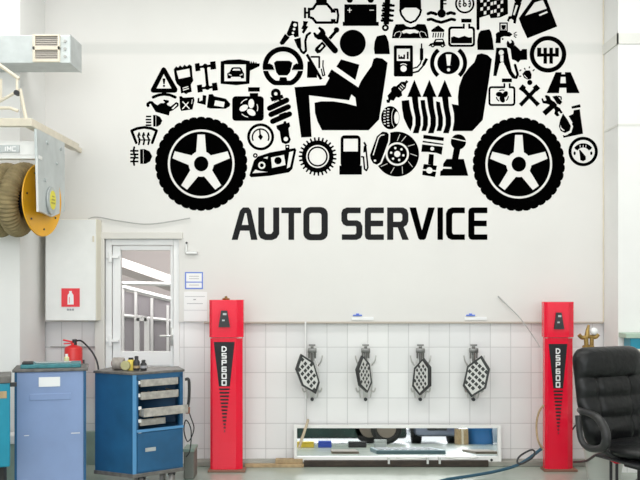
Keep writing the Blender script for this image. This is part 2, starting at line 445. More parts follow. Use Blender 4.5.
wh = [[(38, 110), (75, 103), (84, 165), (45, 172)], [(160, 95), (203, 89), (210, 152), (165, 158)], [(55, 282), (95, 275), (103, 335), (62, 341)], [(175, 265), (215, 260), (224, 322), (180, 328)]]
icon('chassis', b8, stroke([(60, 138), (185, 124)], 15) + stroke([(78, 308), (200, 294)], 15) + stroke([(124, 130), (141, 300)], 18) + A_(circ(122, 130, 21, n=14), circ(140, 299, 21, n=14), *wh))
icon('diagnostic_screen', b8, A_([(245, 92), (300, 79), (400, 75), (478, 88), (482, 108), (490, 88), (500, 108), (508, 90), (520, 108), (528, 95), (536, 108), (558, 107), (556, 130), (480, 166), (476, 270), (370, 282), (245, 270)]) + C_(rect(275, 115, 447, 250)) + A_([(298, 188), (318, 176), (332, 145), (345, 138), (400, 138), (413, 148), (425, 176), (433, 190), (432, 226), (410, 228), (405, 215), (330, 215), (325, 228), (300, 228)]) + C_([(338, 165), (348, 150), (396, 150), (405, 165)], [(310, 190), (335, 200), (330, 206), (310, 200)], [(420, 190), (396, 200), (400, 206), (420, 200)]))
icon('ignition_coil', b8, A_([(62, 385), (76, 382), (74, 412), (100, 402), (102, 360), (131, 365), (125, 440), (58, 424)], [(150, 355), (180, 352), (195, 370), (288, 390), (322, 430), (318, 450), (285, 470), (160, 468), (135, 460)]) + C_([(202, 402), (278, 416), (270, 458), (192, 444)]))
def lobes(cx, cy, R, rl, rw, a0=90, k=3):
    L = []
    for i in range(k):
        a = math.radians(a0+360*i/k); px, py = cx+R*math.cos(a), cy-R*math.sin(a); ca, sa = math.cos(a+0.5), -math.sin(a+0.5)
        L.append([(px+rl*math.cos(t)*ca-rw*math.sin(t)*sa, py+rl*math.cos(t)*sa+rw*math.sin(t)*ca) for t in [2*PI*j/16 for j in range(16)]])
    return L
icon('radiator_fan', b8, A_(rect(465, 298, 558, 333), rect(478, 345, 545, 376), rrect(338, 370, 590, 567, 28)) + C_(*lobes(470, 464, 40, 38, 24, 60)) + stroke(arc(470, 464, 72, 100, 150, 5), 8, '-') + stroke(arc(470, 464, 72, 220, 265, 5), 8, '-') + stroke(arc(470, 464, 72, -20, 25, 5), 8, '-') + A_(circ(470, 464, 9, n=10)))
d5 = (260, 0, 5.333)
icon('steering_wheel', d5, A_(circ(123, 357, 109, n=48, clipy=455)) + C_(circ(123, 357, 82, n=40, clipy=430)) + A_([(74, 335), (88, 324), (158, 324), (173, 335), (160, 386), (146, 402), (100, 402), (87, 386)], [(30, 345), (52, 338), (74, 352), (82, 378), (25, 378)], [(216, 345), (194, 338), (173, 352), (165, 378), (221, 378)], [(106, 412), (141, 412), (146, 432), (165, 432), (165, 445), (82, 445), (82, 432), (102, 432)]) + stroke([(5, 375), (80, 375)], 5, '-') + stroke([(166, 375), (241, 375)], 5, '-') + stroke([(70, 350), (86, 390), (100, 408), (147, 408), (160, 390), (176, 350)], 4, '-'))
c8 = (260, 20, 8)
icon('jumper_clamp', c8, A_([(255, 6), (305, 15), (310, 132), (278, 140), (266, 118), (230, 132), (212, 112)]) + C_(circ(280, 40, 15, n=12), circ(273, 73, 11, n=12), circ(264, 104, 10, n=12)) + A_([(200, 110), (238, 140), (190, 195), (168, 200), (156, 182)], [(272, 155), (325, 140), (331, 215), (325, 238), (302, 225)]) + stroke([(318, 222), (332, 252), (350, 265), (368, 245), (362, 170), (375, 122), (400, 104)], 15, round_=True))
icon('lightning_bolt', c8, A_([(345, 8), (386, 12), (370, 46), (386, 54), (350, 110), (334, 98), (346, 76), (330, 68), (345, 40)]))
icon('wrench_and_screwdriver', c8, stroke([(555, 150), (610, 88)], 19) + A_(circ(612, 80, 23, n=12), [(500, 170), (532, 207), (482, 262), (458, 268), (438, 244), (444, 222)]) + C_([(497, 196), (508, 208), (478, 238), (466, 234)]) + stroke([(470, 100), (615, 262)], 58, '-') + stroke([(490, 118), (600, 244)], 38, round_=True) + A_([(425, 102), (440, 98), (456, 116), (478, 104), (482, 86), (463, 66), (475, 52), (510, 75), (526, 105), (518, 132), (490, 157), (465, 157), (435, 135)]))
icon('empty_fuel_pump', c8, A_([(380, 332), (396, 332), (456, 422), (456, 462), (376, 462)]) + stroke([(405, 295), (474, 295), (474, 385)], 11) + stroke([(375, 275), (490, 475)], 17) + stroke([(505, 322), (503, 370), (518, 440), (502, 446), (490, 390)], 8) )
e8 = (300, 0, 8)
icon('engine_outline', e8, stroke([(75, 75), (105, 70), (130, 32), (215, 32), (255, 78), (258, 102)], 16) + stroke([(80, 140), (100, 145), (130, 181), (258, 181), (258, 152)], 16) + stroke([(40, 60), (40, 146)], 14) + stroke([(72, 62), (72, 146)], 15) + stroke([(40, 102), (72, 102)], 13) + stroke([(275, 102), (275, 76), (298, 76), (306, 125), (298, 181), (275, 181), (275, 152)], 14) + A_(rect(128, -38, 215, 22)))
icon('car_battery', e8, A_(rect(355, 35, 612, 190), rect(342, 175, 630, 207), circ(398, -2, 25), circ(566, -2, 25)) + C_(rect(340, 22, 632, 34)) + C_(rect(379, 78, 414, 85), rect(393, 64, 400, 101), rect(555, 78, 592, 84)))
icon('driver_head', e8, A_(circ(422, 346, 104, 108, n=40)))
f6 = (290, 50, 5.782)
icon('driver_neck', f6, A_([(295, 54), (401, 85), (378, 174), (268, 96)]))
icon('driver_and_seat', f6, A_([(240, 112), (395, 216), (412, 178), (445, 130), (472, 92), (483, 52), (500, 44), (535, 50), (564, 74), (552, 160), (515, 402), (455, 464), (185, 464), (160, 415), (145, 365), (142, 305), (180, 297), (250, 297), (320, 308), (385, 325), (378, 275), (355, 257), (342, 291), (110, 262), (125, 503), (65, 506), (26, 215), (205, 203), (229, 161), (217, 152)]))
g8 = (370, 0, 8)
icon('headrest', g8, A_([(55, 290), (118, 277), (132, 290), (150, 340), (159, 433), (38, 433), (31, 390), (38, 330)]))
h10 = (255, 70, 10.667)
def cv(pts, a, b):
    return [(((x/a[2]+a[0])-b[0])*b[2], ((y/a[2]+a[1])-b[1])*b[2]) for x, y in pts]
j8 = (240, 110, 8)
icon('shock_absorber', h10, A_(circ(222, 250, 52), [(160, 292), (292, 262), (306, 300), (180, 336)]) + C_(circ(222, 254, 19, n=14)) + stroke([(240, 320), (300, 490)], 60) + C_([(205, 340), (250, 318), (258, 332), (214, 352)]) + stroke([(130, 425), (400, 330)], 72, '-') + stroke([(150, 490), (390, 400)], 50, '-')+ stroke([(165, 555), (390, 470)], 40, '-')
     + stroke([(155, 408), (338, 322)], 44, round_=True) + stroke([(170, 475), (355, 393)], 44, round_=True) + stroke([(188, 548), (368, 470)], 44, round_=True)
     + A_(cv([(290, 125), (345, 108), (352, 90), (368, 90), (372, 105), (395, 98), (402, 130), (388, 145), (396, 210), (406, 235), (395, 262), (365, 273), (335, 262), (327, 235), (318, 170), (295, 150)], j8, h10)) + C_(cv(circ(367, 232, 18, n=14), j8, h10)))
icon('pressure_gauge', j8, A_(circ(165, 215, 108, n=40)) + C_(circ(165, 215, 86, n=36)) + stroke(arc(165, 218, 66, 205, -25, 16), 9) + stroke([(158, 155), (162, 215)], 9) + A_([(162, 186), (184, 215), (166, 242), (145, 215)]))
p1 = (0, 0, 1)
icon('headlight', p1, A_([(249.3, 175.5), (254, 160.5), (258, 156.5), (270, 152.5), (295, 148), (296.3, 150), (292.3, 169), (289, 172.3), (270, 175.8), (251, 177.3)], circ(255.3, 155.5, 2.4, n=12), rect(285.3, 144.8, 289.4, 150)) + C_(circ(255.3, 155.5, 1.0, n=8), rect(286.5, 146, 288.2, 147.6), [(271, 157.5), (284, 154.8), (285.6, 165), (272, 168)], circ(261.8, 165.3, 3.7, n=16), [(289.2, 152.2), (293.6, 151), (290, 167), (286.8, 168.5)], [(252.4, 173.3), (255.3, 169.5), (260, 171), (268, 172)], [(263, 158), (268, 156.3), (267.5, 159)]) + A_(circ(278, 160.6, 3.7, n=16), circ(261.8, 165.3, 2.0, n=12)))
l8 = (120, 110, 8)
icon('dipped_beam_symbol', l8, A_([(265, 40), (290, 40), (320, 54), (338, 85), (325, 116), (300, 132), (266, 132)]) + stroke([(287, 42), (287, 130)], 4, '-') + sum([stroke([(208-k % 2*3, y), (250, y)], 10) for k, y in enumerate((52, 77, 99, 122))], []))
icon('windscreen_demist_symbol', l8, stroke([(130, 262), (93, 166), (140, 147), (195, 139), (250, 147), (293, 166), (258, 262)], 17, round_=True) + sum([stroke([(x, 185), (x-7, 212), (x+6, 238), (x-2, 275)], 11, round_=True)+A_([(x-16, 206), (x, 176), (x+14, 206)]) for x in (153, 190, 228)], []) + stroke([(145, 240), (245, 240)], 7))
icon('fog_lamp_symbol', l8, A_([(160, 315), (195, 312), (236, 330), (258, 370), (240, 412), (205, 431), (162, 431)]) + stroke([(187, 316), (187, 428)], 4, '-') + sum([stroke([(82, y), (148, y)], 11) for y in (327, 355, 382, 412)], []) + stroke([(114, 298), (108, 330), (120, 370), (108, 410), (114, 440)], 12, round_=True))
def wheel(cx, cy):
    n = 34; L = []
    for k in range(n):
        for f, r in ((0.0, 45.4), (0.18, 46.6), (0.5, 47.0), (0.82, 46.6)):
            a = 2*PI*(k+f)/n; L.append((cx+r*0.985*math.cos(a), cy+r*1.005*math.sin(a)))
    ops = A_(L) + C_(circ(cx, cy, 33.4, 34.4, n=60)) + A_(circ(cx, cy, 31.2, 32.2, n=56))
    ops += C_(circ(cx, cy, 12.6, 13, n=30))
    for k in range(5):
        a = math.radians(90+72*k); c, s = math.cos(a), -math.sin(a)
        ops += C_([(cx+c*29-s*3.7, cy+s*29.3+c*3.7), (cx+c*29+s*3.7, cy+s*29.3-c*3.7), (cx+c*10+s*5.2, cy+s*10-c*5.2), (cx+c*10-s*5.2, cy+s*10+c*5.2)])
    return ops + A_(circ(cx, cy, 7.2, 7.5, n=24))
icon('wheel', p1, wheel(201.2, 163.8)); icon('wheel', p1, wheel(518.8, 164.2))
m8 = (295, 130, 8)
gr = []
for k in range(27):
    for f, r in ((0.0, 126), (0.28, 126), (0.38, 152), (0.72, 152), (0.82, 126)):
        a = 2*PI*(k+f)/27; gr.append((181+r*math.cos(a), 212+r*1.02*math.sin(a)))
icon('cog', m8, A_(gr) + C_(circ(181, 212, 92, n=40)) + A_(circ(181, 212, 81, n=40)) + C_(circ(181, 212, 68, n=36)))
icon('fuel_pump', m8, A_(rrect(365, 42, 525, 300, 32)) + C_(rect(388, 70, 503, 172)) + A_(rect(355, 285, 535, 357)) + stroke([(552, 98), (570, 130)], 12) + A_([(550, 130), (570, 118), (577, 172), (546, 182)]) + stroke([(570, 172), (583, 300), (571, 325), (556, 312), (548, 216), (528, 213)], 10))
icon('coil_spring', g8, stroke([(142, -30), (130, 195)], 34) + sum([stroke([(103-k*3, 45+k*40), (190-k*4, 45+k*40)], 15, round_=True)+stroke([(103-k*3, 25+k*40), (175-k*3, 40+k*40)], 12) for k in range(4)], []) + A_(circ(123, 222, 28, n=18)) + C_(circ(123, 222, 11, n=12)))
icon('mechanic', g8, A_([(236, -50), (406, -50), (410, 76), (396, 82), (372, 62), (280, 62), (252, 84), (236, 72)]) + stroke([(241, 80), (250, 118), (285, 165), (325, 182), (365, 165), (398, 118), (408, 80)], 13, round_=True) + A_([(175, 306), (184, 245), (205, 195), (270, 192), (290, 210), (325, 218), (360, 210), (380, 192), (442, 195), (462, 245), (470, 306)]) + C_([(250, 252), (285, 236), (360, 236), (395, 252), (380, 268), (350, 262), (320, 272), (290, 262), (268, 270)]) + stroke([(192, 290), (205, 262), (235, 250), (250, 262), (243, 290), (232, 303)], 5, '-') + stroke([(452, 290), (440, 262), (410, 250), (395, 262), (402, 290), (413, 303)], 5, '-'))
o8 = (425, 0, 8)
icon('coolant_temperature_symbol', o8, A_(rect(120, -40, 148, 90), circ(133, 108, 34, n=20), rect(148, -2, 172, 9), rect(148, 25, 172, 36)) + stroke([(24, 110), (48, 101), (75, 107), (88, 114)], 19, round_=True) + stroke([(180, 110), (205, 101), (236, 110)], 19, round_=True) + stroke([(24, 158), (50, 153), (90, 170), (130, 179), (175, 166), (210, 153), (238, 159)], 18, round_=True))
icon('fuel_gauge', o8, A_(circ(318, 30, 78, n=36)) + C_(circ(318, 30, 63, n=32)) + A_(circ(318, 38, 17, n=14)) + C_(circ(318, 38, 6, n=8)) + stroke([(308, -12), (312, 32)], 9) + sum([stroke([(318+s*44, y), (318+s*30, y+4)], 9) for s in (-1, 1) for y in (8, 28, 48)], []) + stroke(arc(318, 30, 47, 140, 220, 6), 6) + stroke(arc(318, 30, 47, -40, 40, 6), 6))
icon('washer_tank', o8, A_(rect(290, 150, 372, 180), rect(303, 190, 362, 215), rrect(185, 212, 400, 375, 26)) + C_(rrect(203, 230, 383, 358, 16), rect(318, 186, 346, 234)) + A_([(208, 300), (230, 290), (270, 303), (315, 287), (350, 300), (376, 297), (376, 347), (208, 347)]))
icon('car_wash_symbol', o8, A_([(50, 240), (105, 202), (156, 240), (153, 256), (52, 256)]) + sum([stroke([(x, 262), (x-5, 300)], 7) for x in (68, 88, 108, 128, 148)], []) + A_([(28, 366), (42, 348), (66, 342), (82, 313), (145, 310), (158, 342), (165, 368), (28, 368)], circ(62, 364, 16, n=14), circ(140, 364, 16, n=14)) + C_([(84, 334), (93, 321), (138, 320), (145, 334)], circ(62, 364, 6, n=8), circ(140, 364, 6, n=8)))
P8 = (475, 0, 8)
fl = A_([(12, -40), (36, -40), (36, 235), (24, 243), (12, 235)], [(30, -40), (262, -40), (264, 112), (200, 140), (125, 146), (115, 118), (36, 142)])
for i in range(8):
    for j in range(-1, 5):
        if (i+j) % 2 == 0:
            x = 42+i*27; y = -2+j*33+(10 if i > 3 else -6)+((i % 4)*-3)
            if x+20 < 250 and y+24 < (132 if i > 2 else 128):
                fl += C_([(x+2, y+3), (x+22, y-2), (x+21, y+25), (x+1, y+29)])
icon('chequered_flag', P8, fl)
icon('small_spanner', P8, A_([(316, 20), (372, 22), (332, 150), (290, 140)], circ(346, -4, 32, n=16)) + C_([(328, 40), (345, 42), (318, 122), (304, 118)]) + A_([(256, 165), (270, 130), (310, 126), (332, 155), (326, 190), (306, 184), (308, 162), (290, 150), (275, 158), (272, 176)]))
q5 = (480, 0, 4.9)
icon('car_door', q5, A_([(190, 90), (250, 5), (272, -22), (322, -22), (332, 10), (378, 130), (232, 188), (205, 130)]) + C_([(221, 77), (268, 12), (308, 0), (327, 42)], [(288, 72), (328, 54), (333, 62), (292, 79)]))
icon('spray_gun', P8, A_(rect(194, 180, 262, 256)) + C_(rect(205, 190, 252, 200), rect(205, 190, 211, 244), rect(246, 190, 252, 244)) + stroke([(211, 222), (218, 240), (238, 240), (246, 222)], 4, '-') + A_([(165, 270), (185, 256), (275, 256), (300, 275), (280, 293), (232, 290), (207, 300), (205, 345), (164, 345), (168, 300)], circ(221, 312, 8, n=8)) + stroke([(310, 270), (332, 256)], 6) + stroke([(310, 279), (337, 281)], 6) + stroke([(310, 287), (330, 302)], 6))
icon('headrest', P8, A_([(45, 246), (115, 234), (130, 260), (142, 320), (151, 400), (20, 400), (17, 330), (28, 270)]))
icon('gear_knob_symbol', q5, A_(circ(333, 266, 90, n=44)) + C_(circ(333, 266, 68, n=40)) + A_(rect(280, 234, 300, 278), rect(311, 234, 328, 312), rect(340, 234, 357, 312), rect(368, 234, 386, 278), rect(285, 262, 380, 277)))
r8 = (485, 50, 8)
icon('clamp', r8, A_([(90, -18), (176, -18), (190, 60), (215, 168), (242, 208), (240, 230), (218, 225), (192, 190), (158, 118), (118, 105), (92, 208), (66, 207), (82, 60)]) + C_(circ(130, 20, 21, n=14), rect(122, 42, 148, 94), circ(138, 112, 16, n=12)) + stroke([(228, 218), (250, 222), (262, 195), (240, 120)], 16, round_=True))
icon('engine_and_spanner', r8, A_([(172, -55), (182, -76), (200, -52), (214, -60), (206, -84), (228, -72), (237, -48), (226, -25), (248, -2), (222, 22), (200, -12), (176, -26)], [(205, -5), (237, -40), (270, -10), (285, 8), (300, -8), (335, -8), (338, 78), (285, 80), (265, 102), (245, 85), (215, 75)]))
icon('light_bulb', r8, A_([(298, 192), (322, 164), (358, 163), (373, 195), (370, 228), (345, 240), (312, 222)], circ(358, 260, 21, n=14)) + stroke([(312, 200), (338, 228)], 6, '-') + stroke([(338, 236), (372, 238)], 4, '-') + stroke([(276, 168), (290, 158)], 8) + stroke([(315, 144), (322, 158)], 8) + stroke([(356, 132), (354, 146)], 8) + stroke([(382, 168), (396, 156)], 8) + stroke([(272, 210), (290, 210)], 8))
icon('radiator_tank', r8, A_(rect(135, 228, 215, 258), rect(148, 266, 204, 300), rrect(27, 290, 243, 448, 24)) + C_(rrect(43, 306, 227, 432, 12), rect(162, 260, 190, 310)) + A_(*lobes(138, 368, 27, 28, 20, 30)) + A_(circ(138, 368, 14, n=12)) + stroke(arc(138, 368, 48, 70, 120, 5), 7) + stroke(arc(138, 368, 48, 190, 240, 5), 7) + stroke(arc(138, 368, 48, -50, 0, 5), 7))
icon('crossed_spanners', r8, stroke([(295, 305), (425, 440)], 24) + stroke([(418, 300), (285, 440)], 24) + A_([(268, 312), (300, 274), (328, 298), (306, 338)], [(380, 300), (410, 274), (442, 306), (415, 332)], [(270, 430), (292, 410), (312, 430), (292, 452)], [(398, 430), (420, 410), (440, 430), (412, 454)]))
s8 = (530, 60, 8)
icon('road_symbol', s8, A_([(205, 98), (325, 98), (397, 265), (133, 265)]) + C_([(252, 90), (280, 90), (280, 114), (252, 114)], [(246, 135), (284, 135), (287, 186), (242, 186)], [(236, 222), (290, 222), (293, 275), (230, 275)]))
icon('hammer_and_spanner', s8, stroke([(112, 430), (205, 345)], 32) + A_([(90, 310), (102, 305), (112, 328), (132, 322), (118, 286), (132, 280), (156, 290), (168, 318), (205, 345), (182, 372), (140, 352), (102, 346)], [(178, 292), (215, 284), (258, 336), (242, 358), (215, 350), (200, 322)], [(195, 358), (238, 385), (262, 422), (246, 430), (232, 410), (222, 418), (236, 444), (216, 452), (194, 432), (200, 400), (180, 376)]) + stroke([(222, 290), (248, 296), (250, 318)], 8))
t8 = (530, 110, 8)
icon('oil_bottle', t8, A_([(330, -28), (400, -46), (405, -22), (335, -10)], [(308, 48), (345, 32), (350, 2), (398, -6), (424, 190), (268, 222), (262, 200), (300, 200), (340, 100)]) + C_([(262, 5), (312, 70), (345, 130), (330, 180), (280, 206), (235, 190), (215, 130), (230, 75)]) + A_([(264, 28), (300, 78), (327, 130), (318, 165), (280, 184), (245, 167), (231, 130), (241, 80)]) + C_([(245, 115), (250, 140), (280, 165), (262, 165), (242, 145)]))
icon('boost_gauge', t8, A_(circ(425, 332, 118, n=40)) + C_(circ(425, 332, 93, n=36)) + stroke(arc(425, 355, 72, 35, 145, 10), 26) + stroke([(400, 280), (402, 300)], 6, '-') + stroke([(425, 280), (425, 300)], 6, '-') + stroke([(448, 280), (446, 300)], 6, '-') + A_([(392, 318), (402, 320), (446, 372), (446, 398), (425, 410), (402, 400), (400, 370)], circ(357, 346, 9, 15, n=12), circ(490, 346, 9, 15, n=12)))
u5 = (370, 0, 5.333)
icon('test_meter', u5, A_(rrect(127, 242, 229, 408, 8)) + C_(rect(143, 260, 213, 325)) + A_(rect(151, 292, 158, 312), rect(151, 304, 180, 315), rect(163, 299, 170, 315), rect(178, 291, 187, 315), rect(196, 276, 206, 315)) + C_(circ(179, 366, 17, n=18)) + stroke(arc(178, 368, 28, 50, 125, 6), 5, '-') + stroke([(228, 388), (258, 380), (280, 355), (304, 316)], 7) + stroke([(284, 348), (303, 312)], 12) + stroke([(228, 365), (252, 358), (268, 340), (275, 318)], 6) + stroke([(275, 320), (275, 258)], 14) + stroke([(275, 260), (275, 232)], 6))
icon('brake_warning_symbol', u5, A_(circ(419, 336, 60, n=36)) + C_([(404, 290), (434, 290), (427, 350), (411, 350)], circ(419, 372, 9, n=12)) + stroke(arc(419, 336, 88, 128, 230, 12), 17) + stroke(arc(419, 336, 88, -50, 52, 12), 17))
v8 = (385, 70, 8)
icon('spark_plug', v8, A_([(20, 205), (50, 172), (48, 150), (70, 128), (90, 130), (130, 94), (155, 94), (172, 118), (165, 146), (132, 175), (138, 205), (110, 222), (90, 215), (70, 246), (45, 240), (35, 264), (15, 262), (10, 240), (28, 235)]) + stroke([(160, 108), (180, 88)], 16) + stroke([(108, 142), (130, 164)], 7, '-') + stroke([(121, 128), (143, 150)], 7, '-') + stroke([(134, 114), (156, 136)], 7, '-'))
w5 = (370, 90, 5.333)
ty = A_(circ(108, 148, 49, 62, n=32)) + C_(circ(142, 148, 13, 33, n=20)) + stroke([(126, 100), (117, 122), (115, 150), (118, 178), (128, 198)], 3, '-')
for xx in (76, 94):
    for k in range(7):
        yy = 98+k*15+(4 if xx < 80 else 0)
        if abs(yy-146) < (46 if xx < 80 else 55): ty += C_(rect(xx+abs(k-3)*1.2-5, yy, xx+abs(k-3)*1.2+6, yy+6))
icon('tyre', w5, ty)
def shift(L, dx): return [(x+dx, y) for x, y in L]
shaft = [(212, 205), (262, 205), (270, 300), (286, 380), (286, 440), (268, 506), (222, 506), (243, 440), (243, 380), (226, 300)]
head = [(235, 78), (292, 216), (178, 216)]
ops = A_([(133, 246), (192, 240), (200, 300), (222, 385), (220, 440), (204, 488), (182, 455), (150, 385), (136, 300)])
mid = [(284, 242), (318, 240), (326, 300), (343, 380), (343, 440), (328, 488), (291, 488), (304, 440), (304, 380), (290, 300)]
ops += A_(mid, [(408, 250), (440, 258), (446, 300), (463, 380), (463, 440), (450, 488), (412, 488), (425, 440), (425, 380), (411, 300)])
icon('seat_back', v8, ops)
icon('rising_heat_arrow', v8, A_(head, shaft))
icon('rising_heat_arrow', v8, A_(shift(head, 120), shift(shaft, 121)))
icon('rising_heat_arrow', v8, A_(shift(head, 243), shift(shaft, 242)))
icon('heated_seat', (440, 30, 4.8), A_([(56, 355), (88, 361), (86, 320), (92, 270), (110, 220), (140, 180), (165, 155), (178, 118), (200, 112), (228, 120), (249, 140), (235, 240), (205, 432), (155, 485), (60, 485), (68, 440), (67, 400), (60, 370)]))
y8 = (365, 120, 8)
cal = [(140, 93), (175, 98), (190, 115), (186, 170), (158, 250), (122, 340), (95, 357), (65, 346), (45, 310), (40, 280), (95, 130)]
ops = A_(circ(255, 273, 177, 180, n=52))
for k in range(11):
    a = math.radians(70-36*k*0.95); ops += stroke([(255+108*math.cos(a), 273-108*math.sin(a)), (255+162*math.cos(a-0.12), 273-162*math.sin(a-0.12))], 5, '-')
ops += C_(circ(258, 272, 94, n=40)) + A_(circ(258, 272, 78, n=36)) + C_(circ(258, 272, 25, n=16))
for k in range(6):
    a = math.radians(48+60*k); ops += C_(circ(258+50*math.cos(a), 272-50*math.sin(a), 10, n=10))
cxx = 113; cyy = 225
ops += [('-', cal)] + stroke(cal+[cal[0]], 30, '-') + A_(cal) + stroke([(65, 282), (108, 142), (128, 122), (155, 118)], 9, '-') + C_(circ(80, 325, 10, n=10))
icon('brake_disc', y8, ops)
icon('piston', y8, A_([(468, 118), (632, 140), (628, 168), (465, 148)], [(462, 166), (627, 190), (626, 200), (461, 178)], [(457, 195), (622, 213), (613, 278), (570, 263), (500, 255), (450, 255)], [(512, 272), (551, 276), (546, 362), (504, 355)], [(470, 352), (576, 366), (568, 402), (462, 392)], [(461, 404), (570, 414), (560, 456), (458, 440)]) + C_(circ(538, 230, 16, n=14), circ(515, 403, 26, n=16)))
icon('gear_lever', (410, 120, 8), A_(circ(387, 175, 61, n=28), [(352, 220), (405, 225), (386, 314), (335, 314)], [(292, 312), (430, 312), (445, 370), (466, 446), (240, 446), (243, 410), (262, 398), (266, 350)]) + stroke([(320, 143), (460, 173)], 10, '-') + C_([(255, 373), (332, 377), (332, 391), (255, 390)]))

txt = empty('wall_lettering', (X_(360), 0, Z_(240)), 'large dark block lettering reading AUTO SERVICE below the car decal', 'wall lettering')
ra, rb = (225, 195, 4.571), (355, 195, 4.571)
def letter(reg, ops, m):
    bm = B(); paint(bm, ops, region(*reg), TH); return obj('letter', bm, m, txt)
letter(ra, A_([(30, 205), (68, 72), (82, 57), (108, 57), (119, 70), (149, 205), (119, 205), (111, 163), (70, 163), (58, 205)]) + C_([(91, 83), (98, 83), (107, 137), (77, 137)]), M_char)
letter(ra, A_([(152, 57), (180, 57), (180, 166), (189, 178), (211, 178), (220, 166), (220, 57), (248, 57), (248, 178), (236, 198), (215, 206), (183, 206), (162, 197), (152, 178)]), M_char)
letter(ra, A_([(258, 57), (348, 57), (348, 83), (316, 83), (316, 205), (290, 205), (290, 83), (258, 83)]), M_char)
letter(ra, A_(rrect(358, 55, 470, 207, 32)) + C_(rrect(386, 82, 441, 179, 12)), M_char)
letter(ra, A_([(620, 57), (556, 57), (538, 66), (532, 82), (532, 118), (540, 134), (555, 142), (596, 142), (600, 147), (600, 174), (594, 180), (534, 180), (534, 205), (602, 205), (620, 197), (628, 182), (628, 142), (620, 124), (604, 116), (564, 116), (559, 110), (559, 88), (565, 83), (620, 83)]), M_char)
Eo = [(132, 57), (62, 57), (50, 62), (45, 74), (45, 188), (50, 200), (62, 205), (132, 205), (132, 180), (73, 180), (73, 143), (129, 143), (129, 117), (73, 117), (73, 83), (132, 83)]
letter(rb, A_(Eo), M_char)
letter(rb, A_([(147, 57), (220, 57), (237, 66), (244, 84), (244, 120), (236, 138), (222, 146), (246, 205), (216, 205), (195, 148), (175, 148), (175, 205), (147, 205)]) + C_([(175, 83), (209, 83), (216, 91), (216, 114), (209, 122), (175, 122)]), M_char)
letter(rb, A_([(249, 57), (279, 57), (306, 162), (334, 57), (365, 57), (324, 198), (316, 205), (297, 205), (289, 198)]), M_black)
letter(rb, A_(rect(377, 57, 402, 205)), M_black)
letter(rb, A_([(502, 57), (442, 57), (425, 65), (416, 84), (416, 178), (425, 197), (442, 205), (502, 205), (502, 180), (450, 180), (444, 172), (444, 90), (450, 83), (502, 83)]), M_black)
letter(rb, A_(shift(Eo, 473)), M_black)

# ------------------------------------------------------------------ lift posts
def post(pxl, pxr, pt, ph, pb, dd, lab):
    y0 = dd-D; X0, X1 = X_(pxl, dd), X_(pxr, dd); dep = 0.1; cx = (X0+X1)/2
    t = empty('lift_post', (cx, y0+dep/2, 0), lab, 'lift post', 'red lift control posts')
    bm = B(); box(bm, X0-0.01, X1+0.02, y0-0.02, y0+dep+0.02, 0, 0.02, 0.004); obj('base_plate', bm, mat('rusty_plate', (0.25, 0.12, 0.08), 0.6) , t)
    bm = B(); prism(bm, [(X0+0.008, y0+0.03), (X0+0.03, y0+0.008), (X1-0.062, y0+0.008), (X1-0.008, y0+0.045), (X1-0.01, y0+dep), (X0+0.008, y0+dep)], 0.02, Z_(ph, dd)); obj('body', bm, M_red, t)
    bm = B(); prism(bm, [(X0, y0+0.025), (X0+0.025, y0-0.005), (X1-0.055, y0-0.005), (X1, y0+0.04), (X1, y0+dep+0.01), (X0, y0+dep+0.01)], Z_(ph, dd)+0.004, Z_(pt, dd), 0.003); obj('head', bm, M_red, t)
    bm = B(); box(bm, X0+0.012, X1-0.012, y0+0.012, y0+dep, Z_(ph, dd)-0.004, Z_(ph, dd)+0.006); obj('seam', bm, mat('pale_seam', (0.7, 0.45, 0.45), 0.4), t)
    sx = (pxr-pxl)/34.0
    mp = lambda off: (lambda x, y: Vector((X_(pxl+x*sx, dd), y0+off, Z_(y, dd))))
    # black wedge indicator on the head
    bm = B(); paint(bm, A_([(12.3, pt+10.5), (18.2, pt+10.5), (21.2, pt+27), (9.8, pt+27)]), mp(-0.005), 0.018); hp = obj('indicator', bm, M_dark, t)
    bm = B(); paint(bm, A_(rect(14.2, pt+13, 17.8, pt+15), rect(13.4, pt+19.5, 16, pt+21)), mp(-0.023), 0.002); obj('indicator_face', bm, M_greym, hp)
    # tapered dark panel with stripes
    o = pt-300
    tri = lambda y: 4.6+(y-(342+o))*0.118
    rgt = lambda y: 25.6-(y-(342+o))*0.108
    ops = A_([(tri(342+o), 342+o), (rgt(342+o), 342+o), (rgt(386.5+o), 386.5+o), (tri(386.5+o), 386.5+o)])
    y = 388.5+o
    while y < 432+o:
        h = 1.7; l, r = tri(y), rgt(y)
        if r-l > 0.6: ops += A_([(l, y), (r, y), (r, y+h), (l, y+h)])
        y += 3.5
    bm = B(); paint(bm, ops, mp(0.008), 0.002); obj('dark_panel', bm, mat('panel_print', (0.008, 0.008, 0.012), 0.6), t)
    # lettering D S P 6 0 0 stacked downwards: glyph box 4 wide x 6 tall
    G = {'D': [[(0, 0), (2.4, 0), (4, 1.6), (4, 4.4), (2.4, 6), (0, 6), (0, 0)]], 'S': [[(4, 0), (0, 0), (0, 3), (4, 3), (4, 6), (0, 6)]], 'P': [[(0, 6), (0, 0), (4, 0), (4, 3.2), (0, 3.2)]],
         '6': [[(4, 0), (0, 0), (0, 6), (4, 6), (4, 2.8), (0, 2.8)]], '0': [[(0, 0), (4, 0), (4, 6), (0, 6), (0, 0)]]}
    bm = B()
    yy = 346.2+o
    for ch in 'DSP600':
        ops = []
        for pl in G[ch]:
            ops += stroke([(13.1+u*0.98, yy+0.7+v*0.74) for u, v in pl], 0.98, round_=True)
        paint(bm, ops, mp(0.006), 0.002)
        yy += 6.75
    obj('lettering', bm, M_white, t, label='white letters and digits reading DSP600 downwards')
    return t
post(209, 243, 300, 338, 472, 7.68, 'red lift post standing between the white door and the first wheel target')
post(544.8, 575, 302, 338, 471, 7.70, 'red lift post standing beside the black office chair')
